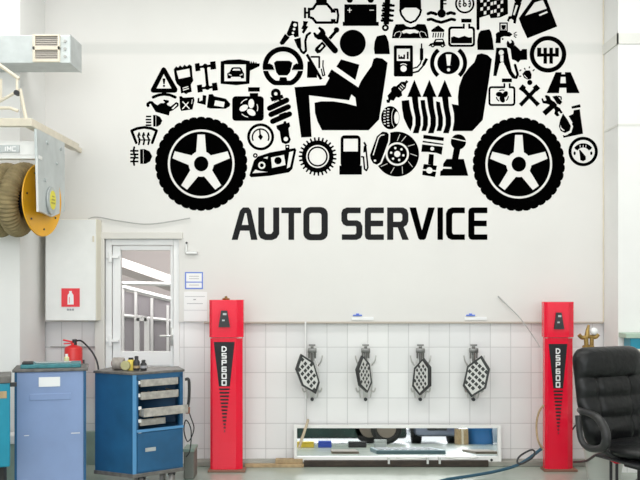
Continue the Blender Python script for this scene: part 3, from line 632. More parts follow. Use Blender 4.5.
# small dish on top of the left post
bm = B(); lathe(bm, [(0.0, 0), (0.03, 0), (0.035, 0.012), (0.012, 0.02), (0.012, 0.03), (0, 0.035)], (X_(226, 7.73), -0.27, Z_(300, 7.68)))
obj('beacon', bm, M_gold, smooth=True, label='tiny brass fitting standing on top of the left red post', cat='fitting')

# ------------------------------------------------------------------ wheel targets on wall brackets
hexes = [([(92, 108), (165, 160), (200, 280), (178, 345), (100, 295), (62, 195)], (285, 335, 5.82), 158, 25, 'leftmost latticed wheel target on the tiles, turned left, nearest the left red post'),
         ([(447, 118), (490, 170), (505, 285), (478, 338), (430, 290), (412, 195)], (285, 335, 5.82), 468, 50, 'second latticed wheel target from the left, narrow and leaning left'),
         ([(150, 148), (188, 200), (188, 320), (130, 388), (88, 335), (100, 215)], (400, 335, 6.4), 128, -50, 'third latticed wheel target from the left, narrow and upright'),
         ([(520, 130), (570, 215), (545, 340), (460, 400), (408, 330), (435, 200)], (400, 335, 6.4), 468, -22, 'rightmost latticed wheel target, the broadest one with bold white diamonds')]
for hx, (ox, oy, s), bx, ang, lab in hexes:
    bpx = ox+bx/s
    top = 345
    t = empty('wheel_target', (X_(bpx), 0.03, Z_(402)), lab, 'wheel target', 'wheel alignment targets hung on the tiles')
    X = lambda p: X_(p)
    # wall bracket
    bm = B()
    box(bm, X_(bpx)-0.022, X_(bpx)+0.022, -0.005, 0.035, Z_(398), Z_(350), 0.004)
    for sx in (-1, 1):
        tube(bm, smooth_path([(X_(bpx)+sx*0.015, 0.0, Z_(358)), (X_(bpx)+sx*0.055, -0.02, Z_(368)), (X_(bpx)+sx*0.06, -0.02, Z_(385)), (X_(bpx)+sx*0.045, 0.0, Z_(398))]), 0.0055, 6)
        tube(bm, smooth_path([(X_(bpx)+sx*0.05, -0.01, Z_(390)), (X_(bpx)+sx*0.075, -0.05, Z_(391)), (X_(bpx)+sx*0.088, -0.06, Z_(387))]), 0.007, 6)
        tube(bm, smooth_path([(X_(bpx)+sx*0.05, -0.01, Z_(366)), (X_(bpx)+sx*0.08, -0.05, Z_(361)), (X_(bpx)+sx*0.092, -0.05, Z_(355))]), 0.007, 6)
    obj('bracket', bm, M_brkl, t, smooth=True)
    bm = B(); tube(bm, [(X_(bpx), -0.03, Z_(363)), (X_(bpx), -0.03, Z_(346))], 0.014, 10); box(bm, X_(bpx)-0.04, X_(bpx)+0.04, -0.045, -0.012, Z_(352.5), Z_(348), 0.004)
    box(bm, X_(bpx)-0.03, X_(bpx)+0.03, -0.04, -0.02, Z_(345.5), Z_(344), 0.002)
    tube(bm, [(X_(bpx)-0.028, -0.03, Z_(352)), (X_(bpx)-0.028, -0.03, Z_(358))], 0.008, 8); tube(bm, [(X_(bpx)+0.028, -0.03, Z_(352)), (X_(bpx)+0.028, -0.03, Z_(358))], 0.008, 8)
    obj('clamp', bm, M_bracket, t, smooth=True)
    bm = B(); lathe(bm, [(0, -0.03), (0.016, -0.03), (0.016, 0.01), (0, 0.01)], (X_(bpx), 0, Z_(399)), 'Y', 12); obj('lower_stud', bm, M_dark, t)
    # plate in its own plane
    pts = [(ox+x/s, oy+y/s) for x, y in hx]
    cx = sum(p[0] for p in pts)/6; cy = sum(p[1] for p in pts)/6
    a = math.radians(ang); dc = 7.83
    def mp(u, v, off=0.0, cx=cx, cy=cy, a=a):
        # u, v in px at target distance; plate turned about the vertical through its centre
        k = dc/F
        return Vector((X_(cx, dc)+u*k, dc-D-u*k*math.tan(a)*-1, Z_(cy, dc)-v*k))
    nrm = Vector((math.sin(a)*-1*-1, -math.cos(a), 0)).normalized()
    nrm = Vector((math.sin(a), -math.cos(a), 0))
    L = [(p[0]-cx, p[1]-cy) for p in pts]
    q = 0.83
    inner = [(x*(q-0.06*(abs(ang) > 40)), y*(q+0.03)) for x, y in L]
    bm = B(); paint(bm, A_(L), lambda x, y: mp(x, y)-nrm*0.012, 0.022, nrm); obj('plate', bm, M_frame, t)
    bm = B(); ops = A_(inner)
    # dark diamond lattice cut out of the pale face
    n = 5; W = max(x for x, y in inner)-min(x for x, y in inner); Hh = 44
    pit = 5.6; px_ = W/4.2
    for i in range(-6, 7):
        for j in range(-8, 9):
            if (i+j) % 2 == 0:
                x = i*px_/1.6; y = j*pit/1.6+x*0.22*(L[1][1]-L[0][1] and (1 if ang > 0 else -1))
                if inpoly(x, y, [(u*0.93, v*0.93) for u, v in inner]):
                    ops += C_([(x-px_*0.43, y), (x, y-pit*0.43), (x+px_*0.43, y), (x, y+pit*0.43)])
    paint(bm, ops, lambda x, y: mp(x, y)+nrm*0.010, 0.002, nrm); obj('pattern_face', bm, M_grid_w, t)
    bm = B(); tube(bm, [mp(0, 0)-nrm*0.012, (X_(bpx), -0.0, Z_(372))], 0.012, 8); obj('arm', bm, M_bracket, t)

# ------------------------------------------------------------------ low mirror trough
t = empty('wall_mirror', (X_(397), -0.05, 0.05), 'long low white framed mirror leaning on the tiles above the floor kerb', 'mirror')
ta = math.radians(4.85); zc = Z_(441)
Mm = Matrix.Translation((0, -0.055, zc)) @ Matrix.Rotation(-ta, 4, 'X') @ Matrix.Translation((0, 0, -zc))
xm0, xm1 = X_(294, 7.95), X_(500.5, 7.95); zt, zb = Z_(425, 7.95), Z_(462, 7.95)
bm = B(); fw = 0.028
box(bm, xm0, xm1, -0.025, 0.025, zt-fw, zt, 0.003, Mm); box(bm, xm0, xm0+fw, -0.025, 0.025, zb, zt-fw, 0.003, Mm); box(bm, xm1-fw, xm1, -0.025, 0.025, zb, zt-fw, 0.003, Mm)
box(bm, xm0+fw, xm1-fw, -0.025, 0.025, zb, zb+0.055, 0.003, Mm); box(bm, xm0+fw, xm1-fw, 0.010, 0.02, zb+0.05, zt-fw, 0, Mm)
obj('frame', bm, M_wmetal, t)
bm = B(); box(bm, xm0+fw, xm1-fw, -0.002, 0.008, zb+0.055, zt-fw, 0, Mm); obj('mirror_glass', bm, M_mirror, t)
bm = B(); lathe(bm, [(0, -0.012), (0.012, -0.012), (0.012, 0.0), (0, 0.0)], (X_(491, 7.93), -0.085, Z_(459.5, 7.93)), 'Y', 12); obj('screw', bm, M_dark, t)
# dark gap plate under the mirror
t = empty('drip_tray', (X_(400), -0.1, 0.0), 'narrow dark metal tray on the kerb under the long mirror', 'tray')
bm = B(); box(bm, X_(304, 7.9), X_(488, 7.9), -0.128, -0.03, 0.004, 0.058, 0.003); obj('tray', bm, mat('tray_dark', (0.045, 0.03, 0.02), 0.6, var=0.5, vscale=20), t)
bm = B()
for px in (389, 428, 440): box(bm, X_(px, 7.85)-0.01, X_(px, 7.85)+0.01, -0.135, -0.02, 0.03, 0.09, 0.002)
obj('clip', bm, M_brkl, t)
bm = B(); tube(bm, smooth_path([(X_(395), -0.12, 0.085), (X_(410), -0.13, 0.072), (X_(425), -0.12, 0.085)]), 0.006, 6); tube(bm, smooth_path([(X_(443), -0.12, 0.088), (X_(460), -0.13, 0.072), (X_(476), -0.12, 0.088)]), 0.006, 6); obj('handle', bm, M_brkl, t)
bm = B(); box(bm, X_(246), X_(304), -0.14, -0.05, 0.0, 0.03, 0.003); box(bm, X_(276), X_(303), -0.12, -0.06, 0.03, 0.07, 0.004)
obj('timber_offcut', bm, M_tan, label='light brown timber strip lying on the floor left of the long mirror', cat='timber')
bm = B(); tube(bm, [P(299, 448, 7.8), P(307, 424, 7.9), P(308, 420, 7.97)], 0.012, 8)
obj('wooden_stick', bm, mat('stick_wood', (0.50, 0.42, 0.30), 0.6), label='thin pale stick leaning over the left end of the long mirror', cat='stick')
bm = B(); tube(bm, [P(305.5, 322, 7.99), P(305.5, 345, 7.99), P(305.5, 400, 7.99), P(305.5, 423, 7.99)], 0.008, 8)
obj('cable_conduit', bm, M_white, label='thin white conduit running down the tiles behind the leftmost wheel target', cat='conduit')

# ------------------------------------------------------------------ things across the workshop that the mirror shows
t = empty('parked_van', (0.2, -8.8-2.2, 0), 'dark green van parked across the workshop, seen only in the long mirror', 'van')
Mvan = mat('dark_green_paint', (0.015, 0.05, 0.045), 0.25, coat=0.5, var=0.4, vscale=2)
bm = B(); box(bm, -2.6, 1.75, -11.9, -10.0, 0.10, 1.1, 0.06); box(bm, -2.2, 1.2, -11.8, -10.1, 1.0, 1.85, 0.2); obj('body', bm, Mvan, t, smooth=True)
for xx in (-1.8, 1.0):
    bm = B(); lathe(bm, [(0.0, -0.1), (0.3, -0.1), (0.33, -0.06), (0.33, 0.06), (0.3, 0.1), (0, 0.1)], (xx, -10.1, 0.33), 'Y'); wo = obj('wheel', bm, M_rubber, t, smooth=True)
    bm = B(); lathe(bm, [(0.0, 0.0), (0.2, 0.0), (0.21, 0.02), (0.0, 0.03)], (xx, -9.99, 0.33), 'Y'); obj('hubcap', bm, M_vent, wo, smooth=True)
t = empty('parked_car', (2.35, -11.5, 0), 'silver blue car parked nose on across the workshop, seen only in the long mirror', 'car')
Mcar = mat('silver_blue_paint', (0.30, 0.33, 0.45), 0.25, 0.4, coat=0.5)
bm = B(); box(bm, 1.9, 2.8, -13.2, -9.9, 0.14, 0.75, 0.1); box(bm, 2.0, 2.7, -12.6, -10.7, 0.7, 1.35, 0.25); obj('body', bm, Mcar, t, smooth=True)
bm = B(); box(bm, 2.15, 2.55, -9.92, -9.88, 0.26, 0.44, 0.02); obj('grille', bm, M_dark, t)
for xx in (1.98, 2.72):
    bm = B(); lathe(bm, [(0.0, -0.09), (0.3, -0.09), (0.3, 0.09), (0, 0.09)], (xx, -10.4, 0.3), 'X'); obj('wheel', bm, M_rubber, t, smooth=True)
for (x, y, wd, h, m, c, lab) in ((0.3-0.55, -6.8, 0.30, 0.10, mat('yellow_case', (0.75, 0.55, 0.05), 0.4), 'case', 'small yellow case on the floor, reflected at the left end of the mirror'),
                           (0.08, -6.8, 0.22, 0.11, mat('blue_case', (0.03, 0.08, 0.5), 0.4), 'case', 'small blue case on the floor, reflected left in the mirror'),
                           (0.62, -6.9, 0.30, 0.10, M_dark, 'case', 'flat black case on the floor, reflected in the mirror'),
                           (1.0, -6.8, 0.2, 0.13, M_greym, 'case', 'grey case on the floor, reflected near the middle of the mirror')):
    tt = empty('tool_case', (x, y, 0), lab, c)
    bm = B(); box(bm, x-wd/2, x+wd/2, y-0.1, y+0.1, 0, h*0.62, 0.01); obj('body', bm, m, tt)
    bm = B(); box(bm, x-wd/2, x+wd/2, y-0.1, y+0.1, h*0.62, h, 0.01); obj('lid', bm, m, tt)
t = empty('oil_drum', (3.12, -9.4, 0), 'blue steel drum standing on the floor, reflected at the right of the mirror', 'drum')
bm = B(); lathe(bm, [(0, 0), (0.24, 0), (0.25, 0.03), (0.24, 0.06), (0.24, 0.28), (0.25, 0.3), (0.24, 0.32), (0.24, 0.6), (0.25, 0.62), (0.25, 0.85), (0, 0.85)], (3.12, -9.4, 0)); obj('shell', bm, mat('drum_blue', (0.03, 0.16, 0.42), 0.35), t, smooth=True)
bm = B(); lathe(bm, [(0, 0), (0.03, 0), (0.03, 0.02), (0, 0.02)], (3.2, -9.4, 0.85)); obj('bung', bm, M_chrome, t)
t = empty('workbench', (3.75, -9.5, 0), 'low teal and brown workbench against the right, reflected at the mirror end', 'workbench')
bm = B(); box(bm, 3.42, 4.2, -9.8, -9.2, 0.02, 0.8, 0.02); obj('cupboard', bm, M_teal, t)
bm = B(); box(bm, 3.38, 4.25, -9.85, -9.15, 0.8, 0.85, 0.01); obj('worktop', bm, M_tan, t)
t = empty('cardboard_box', (2.8, -9.2, 0), 'brown cardboard box left of the blue drum, reflected in the mirror', 'box')
bm = B(); box(bm, 2.62, 2.84, -9.4, -9.1, 0, 0.3, 0.005); obj('carton', bm, M_tan, t)
bm = B(); box(bm, 2.71, 2.75, -9.402, -9.098, 0.0, 0.303, 0.001); obj('tape', bm, M_cream, t)
t = empty('car_tyre', (1.3, -9.5, 0), 'upright black car tyre on the floor, reflected near the middle of the mirror', 'tyre')
bm = B(); tube(bm, [(1.3+0.24*math.cos(2*PI*k/32), -9.5, 0.31+0.24*math.sin(2*PI*k/32)) for k in range(32)], 0.07, 12, closed=True); obj('rubber_ring', bm, M_rubber, t, smooth=True)
bm = B(); lathe(bm, [(0, -0.04), (0.19, -0.07), (0.19, 0.07), (0, 0.04)], (1.3, -9.5, 0.31), 'Y'); obj('rim', bm, M_vent, t, smooth=True)
t = empty('floor_plate', (1.1, -4.1, 0), 'blue grey slotted steel turning plate on the floor, reflected in the mirror', 'steel plate')
bm = B(); box(bm, 0.72, 1.6, -4.9, -3.4, 0, 0.05, 0.005); obj('plate', bm, mat('plate_blue_grey', (0.13, 0.22, 0.26), 0.4), t)
bm = B()
for k in range(8): box(bm, 0.76+k*0.1, 0.83+k*0.1, -4.7, -3.6, 0.05, 0.054)
obj('slots', bm, M_dark, t)
for x0, x1, lab in ((0.15, 0.5, 'dark flat tread plate on the floor at the left of the mirror reflection'), (2.0, 2.35, 'dark flat tread plate on the floor at the right of the mirror reflection')):
    tt = empty('tread_plate', ((x0+x1)/2, -4.0, 0), lab, 'steel plate'); bm = B(); box(bm, x0, x1, -4.6, -3.5, 0, 0.03, 0.003); obj('plate', bm, M_vent, tt)

# ------------------------------------------------------------------ air duct
t = empty('air_duct', (-3.0, 7.16-D, Z_(63, 7.0)), 'grey sheet metal air duct with a double grille under the ceiling, upper left', 'air duct')
xr = X_(70, 7.0); z0, z1 = Z_(63, 7.0), Z_(35, 7.0)
bm = B(); box(bm, XL+0.02, xr, 7.0-D, 7.325-D, z0, z1, 0.004); obj('duct_body', bm, M_galv, t)
xa, xb = X_(33, 6.99), X_(60, 6.99); zm = (z0+z1)/2
g1, g2, g3, g4 = Z_(62, 7), Z_(49.5, 7), Z_(46.5, 7), Z_(35.5, 7)
bm = B()
box(bm, xa, xb, 6.975-D, 7.0-D, z0+0.004, z0+0.024, 0.002); box(bm, xa, xb, 6.975-D, 7.0-D, zm-0.012, zm+0.016, 0.002); box(bm, xa, xb, 6.975-D, 7.0-D, z1-0.014, z1, 0.002)
box(bm, xa, xa+0.02, 6.975-D, 7.0-D, z0+0.02, z1-0.01, 0.002); box(bm, xb-0.016, xb, 6.975-D, 7.0-D, z0+0.02, z1-0.01, 0.002)
gf = obj('grille', bm, M_cream, t)
bm = B()
for (a, b) in ((z0+0.024, zm-0.012), (zm+0.016, z1-0.014)):
    n = 5
    for k in range(n): box(bm, xa+0.02, xb-0.016, 6.985-D, 6.998-D, a+(b-a)*(k+0.12)/n, a+(b-a)*(k+0.8)/n, 0.001)
obj('louvres', bm, mat('louvre_grey', (0.42, 0.38, 0.34), 0.5), gf)
bm = B()
for z in (z0+0.05, z1-0.05, zm): lathe(bm, [(0, -0.01), (0.012, -0.01), (0.012, 0), (0, 0)], (X_(64.5, 6.98), 7.0-D, z), 'Y', 8)
obj('rivets', bm, M_wire, t)
bm = B(); box(bm, xr, xr+0.004, 7.0-D, 7.325-D, z0-0.005, z1+0.005); obj('end_cap', bm, M_greym, t)

# ------------------------------------------------------------------ exhaust hose reel and its frame
t = empty('reel_gantry', (-2.6, 6.9-D, 2.2), 'cream and grey steel wall frame carrying the yellow hose reel', 'gantry')
zb0, zb1 = Z_(126, 6.5), Z_(118, 6.5); xe = -2.13
bm = B(); box(bm, -4.0, xe, 6.5-D, 6.56-D, zb0, zb1, 0.004); box(bm, xe-0.07, xe, 6.56-D, 7.78-D, zb0, zb1, 0.004); box(bm, xe-0.065, xe-0.035, 7.78-D, -0.002, zb0+0.01, zb1-0.01, 0.002); obj('beam', bm, M_cream, t)
bm = B()
tube(bm, [P(26, 119, 6.56), P(20, 89, 6.56)], 0.014, 8); tube(bm, [P(20, 90, 6.56), P(-20, 112, 6.56)], 0.012, 8); tube(bm, [P(-2, 64, 6.6), P(19, 79, 6.6)], 0.014, 8); tube(bm, [P(17, 78, 6.6), P(17, 92, 6.58)], 0.010, 8); tube(bm, [P(1, 79, 6.6), P(1, 102, 6.6)], 0.010, 8)
tube(bm, [P(-10, 108, 6.55), P(10, 108, 6.55), P(18, 111, 6.55)], 0.012, 8)
obj('strut', bm, M_cream, t, smooth=True)
bm = B(); lathe(bm, [(0, -0.02), (0.02, -0.02), (0.02, 0.02), (0, 0.02)], tuple(P(17, 93, 6.55)), 'Y', 12); obj('bolt', bm, M_dark, t)
bm = B()
xp = -2.145
zt_ = zb0-0.002; zl = Z_(212, 6.78)
paint(bm, A_([(6.60-D, zt_), (7.32-D, zt_), (7.33-D, Z_(211, 7.33)), (6.98-D, Z_(217, 7)), (6.66-D, zl)]), lambda x, y: Vector((xp, x, y)), 0.02, Vector((1, 0, 0)))
obj('bracket_plate', bm, M_galv, t)
bm = B(); box(bm, X_(38, 6.66), xp+0.018, 6.62-D, 6.66-D, zl-0.01, zt_, 0.003); obj('bracket_flange', bm, M_wmetal, t)
bm = B(); box(bm, -4.0, X_(38, 6.66), 6.66-D, 6.70-D, Z_(155, 6.66), Z_(141, 6.66), 0.003); box(bm, -4.0, X_(40, 6.66), 6.64-D, 6.72-D, Z_(159, 6.66), Z_(155.5, 6.66), 0.003); obj('front_rail', bm, M_wmetal, t)
bm = B(); box(bm, -4.0, X_(19, 6.64), 6.645-D, 6.66-D, Z_(152.5, 6.65), Z_(145, 6.65), 0.002); lb = obj('name_plate', bm, M_greym, t)
bm = B()
for ch, x0 in (('I', 5.5), ('M', 7.5), ('C', 12.5)):
    gl = {'I': [[(0, 0), (0, 4)]], 'M': [[(0, 4), (0, 0), (1.7, 2.5), (3.4, 0), (3.4, 4)]], 'C': [[(3.2, 0), (0, 0), (0, 4), (3.2, 4)]]}[ch]
    for pl in gl: paint(bm, stroke([(x0+u, 146.8+v) for u, v in pl], 0.9), lambda x, y: Vector((X_(x, 6.645), 6.645-D, Z_(y, 6.645))), 0.002)
obj('name_lettering', bm, M_paper, lb)
bm = B()
for (y, z) in ((6.85, 2.75), (7.1, 2.62), (6.8, 2.45), (7.2, 2.75)): lathe(bm, [(0, 0), (0.014, 0), (0.014, 0.012), (0, 0.012)], (xp+0.02, y-D, z), 'X', 10)
obj('bolts', bm, M_greym, t)

t = empty('hose_reel', (-2.2, 7.03-D, 2.31), 'yellow exhaust hose reel with grey hub hanging under the cream frame', 'hose reel')
rc = Vector((-2.19, 6.93-D, 2.31)); R = 0.288
bm = B(); lathe(bm, [(0.05, -0.006), (R-0.01, -0.006), (R, 0.0), (R-0.004, 0.008), (R-0.02, 0.006), (0.05, 0.006)], tuple(rc), 'X', 56); obj('flange', bm, M_yellow, t, smooth=True)
bm = B(); lathe(bm, [(0.0, 0), (0.11, 0), (0.11, -0.65), (0, -0.65)], (rc.x-0.01, rc.y, rc.z), 'X', 32); obj('drum', bm, M_dark, t, smooth=True)
bm = B(); lathe(bm, [(0.0, 0), (0.105, 0), (0.11, 0.005), (0.11, 0.015), (0.095, 0.02), (0.0, 0.02)], (xp+0.021, rc.y, rc.z-0.005), 'X', 32); obj('hub', bm, M_greym, t, smooth=True)
bm = B(); lathe(bm, [(0.0, 0), (0.075, 0), (0.075, 0.003), (0, 0.003)], (xp+0.041, rc.y, rc.z), 'X', 28); hl = obj('hub_label', bm, mat('yellow_label', (0.80, 0.72, 0.05), 0.5), t)
bm = B()
for k in range(3): box(bm, xp+0.044, xp+0.0455, rc.y-0.05+k*0.01, rc.y+0.05-k*0.01, rc.z-0.03+k*0.026, rc.z-0.018+k*0.026)
obj('label_print', bm, mat('label_print', (0.45, 0.38, 0.04), 0.5), hl)
bm = B()
for k in range(7):
    a = 2*PI*k/7+0.3; lathe(bm, [(0, 0), (0.008, 0), (0.008, 0.006), (0, 0.006)], (rc.x+0.007, rc.y+0.23*math.cos(a), rc.z+0.23*math.sin(a)), 'X', 8)
obj('rivets', bm, M_dark, t)
RM = Matrix.Rotation(math.radians(-13), 4, 'Z')
for o_ in t.children:
    if o_.name.split('.')[0] in ('flange', 'drum', 'rivet'):
        for v in o_.data.vertices: v.co = RM @ (v.co-(rc-BASE[t.name]))+(rc-BASE[t.name])
pts = []
N = 1000
for i in range(N):
    a = 2*PI*i/300; pts.append(rc+RM @ Vector((-0.10-0.155*i/300, 0.19*math.cos(a), 0.005+0.215*math.sin(a))))
bm = B(); tube(bm, pts, 0.08, 18, rf=lambda i: 0.077+0.0055*math.sin(i*2*PI/6.0))
obj('exhaust_hose', bm, M_hose, smooth=True, angle=80, label='brown ribbed exhaust hose wound on the yellow reel', cat='hose')

# ------------------------------------------------------------------ cabinet on the wall with its sign
t = empty('electric_cabinet', (X_(72), -0.1, Z_(322)), 'large white wall cabinet with a red extinguisher sign left of the door', 'wall cabinet')
cd = 7.8
bx0, bx1, bz0, bz1 = X_(45, cd), X_(96, cd), Z_(321, cd), Z_(219, cd)
bx0 = max(bx0, X_(45)+0.005)
bm = B(); box(bm, bx0, bx1, cd-D+0.02, -0.002, bz0, bz1, 0.004); obj('body', bm, mat('cabinet_cream', (0.78, 0.74, 0.62), 0.4), t)
bm = B(); box(bm, bx0+0.004, bx1-0.004, cd-D, cd-D+0.018, bz0+0.004, bz1-0.004, 0.004); dr = obj('door', bm, M_wmetal, t)
bm = B(); box(bm, bx1-0.03, bx1-0.015, cd-D-0.012, cd-D, Z_(242, cd), Z_(236, cd), 0.002); obj('lock', bm, M_cream, dr)
sx = lambda px: X_(px, cd); sy = lambda py: Z_(py, cd)
t2 = empty('safety_sign', (sx(70.5), cd-D, sy(306)), 'square red fire extinguisher sign stuck on the white wall cabinet', 'sign')
mpS = lambda off: (lambda x, y: Vector((sx(x), cd-D-0.001-off, sy(y))))
bm = B(); paint(bm, A_(rect(61.5, 288.3, 79.8, 306.8)), mpS(0), 0.003); obj('sign_plate', bm, M_redsign, t2)
bm = B(); paint(bm, A_([(69.2, 291), (72, 291), (72, 293), (73.6, 295), (73.8, 304.5), (67.6, 304.5), (67.8, 295), (69.4, 293)]) + C_([(69.2, 297), (69.8, 297), (69.8, 303), (69.2, 303)]), mpS(0.003), 0.001); obj('extinguisher_symbol', bm, M_paper, t2)
bm = B(); paint(bm, A_(rect(67, 308.6, 69, 310.6), rect(69.5, 308.6, 71.5, 310.6), rect(72, 308.6, 74, 310.6)), mpS(0), 0.002); obj('small_print', bm, M_greyp, t2)
# thin cable over the doorway
bm = B(); tube(bm, smooth_path([P(88, 219, 7.96), P(97, 217, 7.98), P(120, 221, 7.98), P(150, 224, 7.98), P(190, 218, 7.98)]), 0.005, 6)
obj('sagging_cable', bm, M_wire, smooth=True, label='thin grey cable sagging across the wall above the door', cat='cable')
bm = B(); tube(bm, smooth_path([P(505, 303, 7.97), P(520, 318, 7.9), P(533, 336, 7.85), P(540, 347, 7.8)]), 0.005, 6); tube(bm, [P(498, 296, 7.99), P(505, 303, 7.97)], 0.006, 6)
obj('hanging_cable', bm, M_wire, smooth=True, label='thin grey cable slanting down to the right red post', cat='cable')

# papers beside the door
t = empty('paper_notice', (X_(194), 0, Z_(289)), 'small white notice with a blue border beside the door', 'notice')
mpW = lambda off=0.0: (lambda x, y: Vector((X_(x), -off, Z_(y))))
bm = B(); paint(bm, A_(rect(185, 272, 203, 289)), mpW(), 0.002); obj('sheet', bm, M_paper, t)
bm = B(); paint(bm, A_(rect(185, 272, 203, 289)) + C_(rect(186.2, 273.2, 201.8, 281.6), rect(186.2, 282.6, 201.8, 287.8)), mpW(0.002), 0.001); obj('blue_border', bm, M_bluep, t)
bm = B(); paint(bm, A_(rect(189, 276, 199, 276.5), rect(189, 278.5, 199, 279), rect(189, 284.8, 199, 285.3)), mpW(0.002), 0.001); obj('print', bm, M_greyp, t)
t = empty('wall_panel', (X_(193), 0, Z_(321)), 'plain white wall panel with fine printed lines below the blue bordered notice', 'panel')
bm = B(); paint(bm, A_(rect(184, 292, 207, 321)), mpW(), 0.006); obj('board', bm, M_white, t)
bm = B(); paint(bm, A_(rect(185, 296.3, 205, 296.7), rect(187, 303.3, 203, 303.8), rect(193.5, 299, 196, 300), rect(184, 310, 207, 310.3)), mpW(0.006), 0.001); obj('print', bm, M_greyp, t)
t = empty('door_hook', (X_(188), 0, Z_(252)), 'small white bracket with a black screw beside the top right of the door', 'bracket')
bm = B(); box(bm, X_(186), X_(198), -0.03, 0, Z_(254), Z_(251.5), 0.003); box(bm, X_(185.5), X_(187.5), -0.02, 0, Z_(254), Z_(243), 0.003); obj('arm', bm, M_brkl, t)
bm = B(); lathe(bm, [(0, -0.03), (0.01, -0.03), (0.01, -0.018), (0, -0.018)], (X_(187), 0, Z_(243)), 'Y', 10); obj('screw', bm, M_dark, t)
for px, lab in ((357.5, 'left of the two small blue clips on the lower wall edge'), (470.5, 'right of the two small blue clips on the lower wall edge')):
    t = empty('wall_clip', (X_(px), 0, Z_(316.5)), lab, 'clip', 'blue clips on the wall edge')
    bm = B(); box(bm, X_(px-4.5), X_(px+4.5), -0.015, 0, Z_(316), Z_(314.6), 0.003); box(bm, X_(px-1.5), X_(px+1.5), -0.015, 0, Z_(314.6), Z_(313.4), 0.002); obj('clip', bm, M_bluep, t)
    bm = B(); box(bm, X_(px-6), X_(px+16), -0.012, 0, Z_(320), Z_(317), 0.002); obj('holder', bm, M_white, t)
# white cable trunking on the tiles between door and post
bm = B(); box(bm, X_(50), X_(95), 0.01, 0.034, Z_(347.6), Z_(346.4), 0.001); obj('pipe_clip_rail', bm, M_wire, label='thin grey rail on the tiles above the fire extinguisher', cat='rail')

# ------------------------------------------------------------------ fire extinguisher
ex = P(73.5, 362, 7.85)
t = empty('fire_extinguisher', (ex.x, ex.y, Z_(395, 7.85)), 'red fire extinguisher with black hose on the tiles behind the pale blue cabinet', 'fire extinguisher')
zt2 = Z_(346, 7.85)
bm = B(); lathe(bm, [(0, Z_(395, 7.85)), (0.075, Z_(395, 7.85)), (0.078, Z_(393, 7.85)), (0.078, zt2-0.03), (0.07, zt2-0.008), (0.05, zt2), (0.022, zt2+0.01), (0.022, zt2+0.03), (0, zt2+0.03)], (ex.x, ex.y, 0)); obj('cylinder', bm, M_redx, t, smooth=True)
bm = B(); tube(bm, [(ex.x-0.09, ex.y-0.01, zt2+0.055), (ex.x, ex.y, zt2+0.035), (ex.x+0.03, ex.y, zt2+0.035)], 0.008, 6); tube(bm, [(ex.x-0.085, ex.y-0.01, zt2+0.02), (ex.x+0.02, ex.y, zt2+0.03)], 0.006, 6); obj('lever', bm, M_redsign, t)
bm = B(); lathe(bm, [(0, 0), (0.02, 0), (0.02, 0.05), (0, 0.05)], (ex.x+0.01, ex.y, zt2+0.01)); obj('valve', bm, M_dark, t)
bm = B(); box(bm, ex.x-0.05, ex.x+0.05, ex.y+0.07, 0.036, zt2-0.2, zt2-0.14, 0.003); obj('wall_bracket', bm, M_dark, t)
bm = B(); tube(bm, smooth_path([(ex.x+0.02, ex.y, zt2+0.045), (ex.x+0.07, ex.y, zt2+0.045), P(88, 347, 7.8), P(94, 355, 7.8), P(98, 366, 7.8), P(100, 390, 7.8)]), 0.008, 8); obj('hose', bm, M_dark, t, smooth=True)

# ------------------------------------------------------------------ pale blue cabinet
def rotbox(bm, cx, cy, ang, x0, x1, y0, y1, z0, z1, bev=0.0):
    box(bm, x0, x1, y0, y1, z0, z1, bev, Matrix.Translation((cx, cy, 0)) @ Matrix.Rotation(ang, 4, 'Z'))
dC = 6.67
cxm = X_(50.5, dC); cym = dC-D; ang = math.radians(14)
t = empty('tool_cabinet', (cxm, cym+0.25, 0), 'tall pale blue steel cabinet with its plain back to the camera, at the left', 'tool cabinet')
Wd = 0.255; zt3 = Z_(371.5, dC)
bm = B(); rotbox(bm, cxm, cym, ang, -Wd, Wd, 0, 0.32, 0.12, zt3, 0.012); body = obj('body', bm, M_pale, t)
bm = B(); rotbox(bm, cxm, cym, ang, -Wd-0.004, -Wd+0.014, -0.006, 0.03, 0.12, zt3, 0.003); rotbox(bm, cxm, cym, ang, Wd-0.014, Wd+0.006, -0.006, 0.03, 0.12, zt3, 0.003); obj('corner_strip', bm, M_blue, t)
bm = B(); rotbox(bm, cxm, cym, ang, -Wd-0.02, Wd+0.02, -0.015, 0.335, zt3, zt3+0.022, 0.005); obj('worktop', bm, M_wood, t)
def cl(px, py, off): # local point on the front
    return None
bm = B(); rotbox(bm, cxm, cym, ang, -0.085, 0.07, -0.006, 0.003, Z_(386.5, dC), Z_(377, dC), 0.001); obj('label', bm, M_paper, t)
bm = B(); rotbox(bm, cxm, cym, ang, -0.15, 0.15, -0.005, 0.003, Z_(400, dC), Z_(393.5, dC), 0.0035); obj('pressed_rib', bm, M_pale, t)
bm = B()
for k, (a, b) in enumerate(((-0.19, -0.155), (0.15, 0.215))): rotbox(bm, cxm, cym, ang, a, b, -0.0015, 0.003, Z_(435, dC)+0.004*k, Z_(434.2, dC)+0.004*k)
obj('scratch', bm, M_wmetal, t)
for a in (-0.2, 0.2):
    for b in (0.06, 0.27):
        q = Matrix.Translation((cxm, cym, 0)) @ Matrix.Rotation(ang, 4, 'Z') @ Vector((a, b, 0.05))
        bm = B(); lathe(bm, [(0, -0.015), (0.05, -0.015), (0.05, 0.015), (0, 0.015)], tuple(q), 'X', 16); box(bm, q.x-0.02, q.x+0.02, q.y-0.02, q.y+0.02, 0.09, 0.13); obj('caster', bm, M_rubber, t)
zz = zt3+0.022
t = empty('tool_tray', (cxm, cym+0.15, zz), 'flat teal tool tray lying on top of the pale blue cabinet', 'tray')
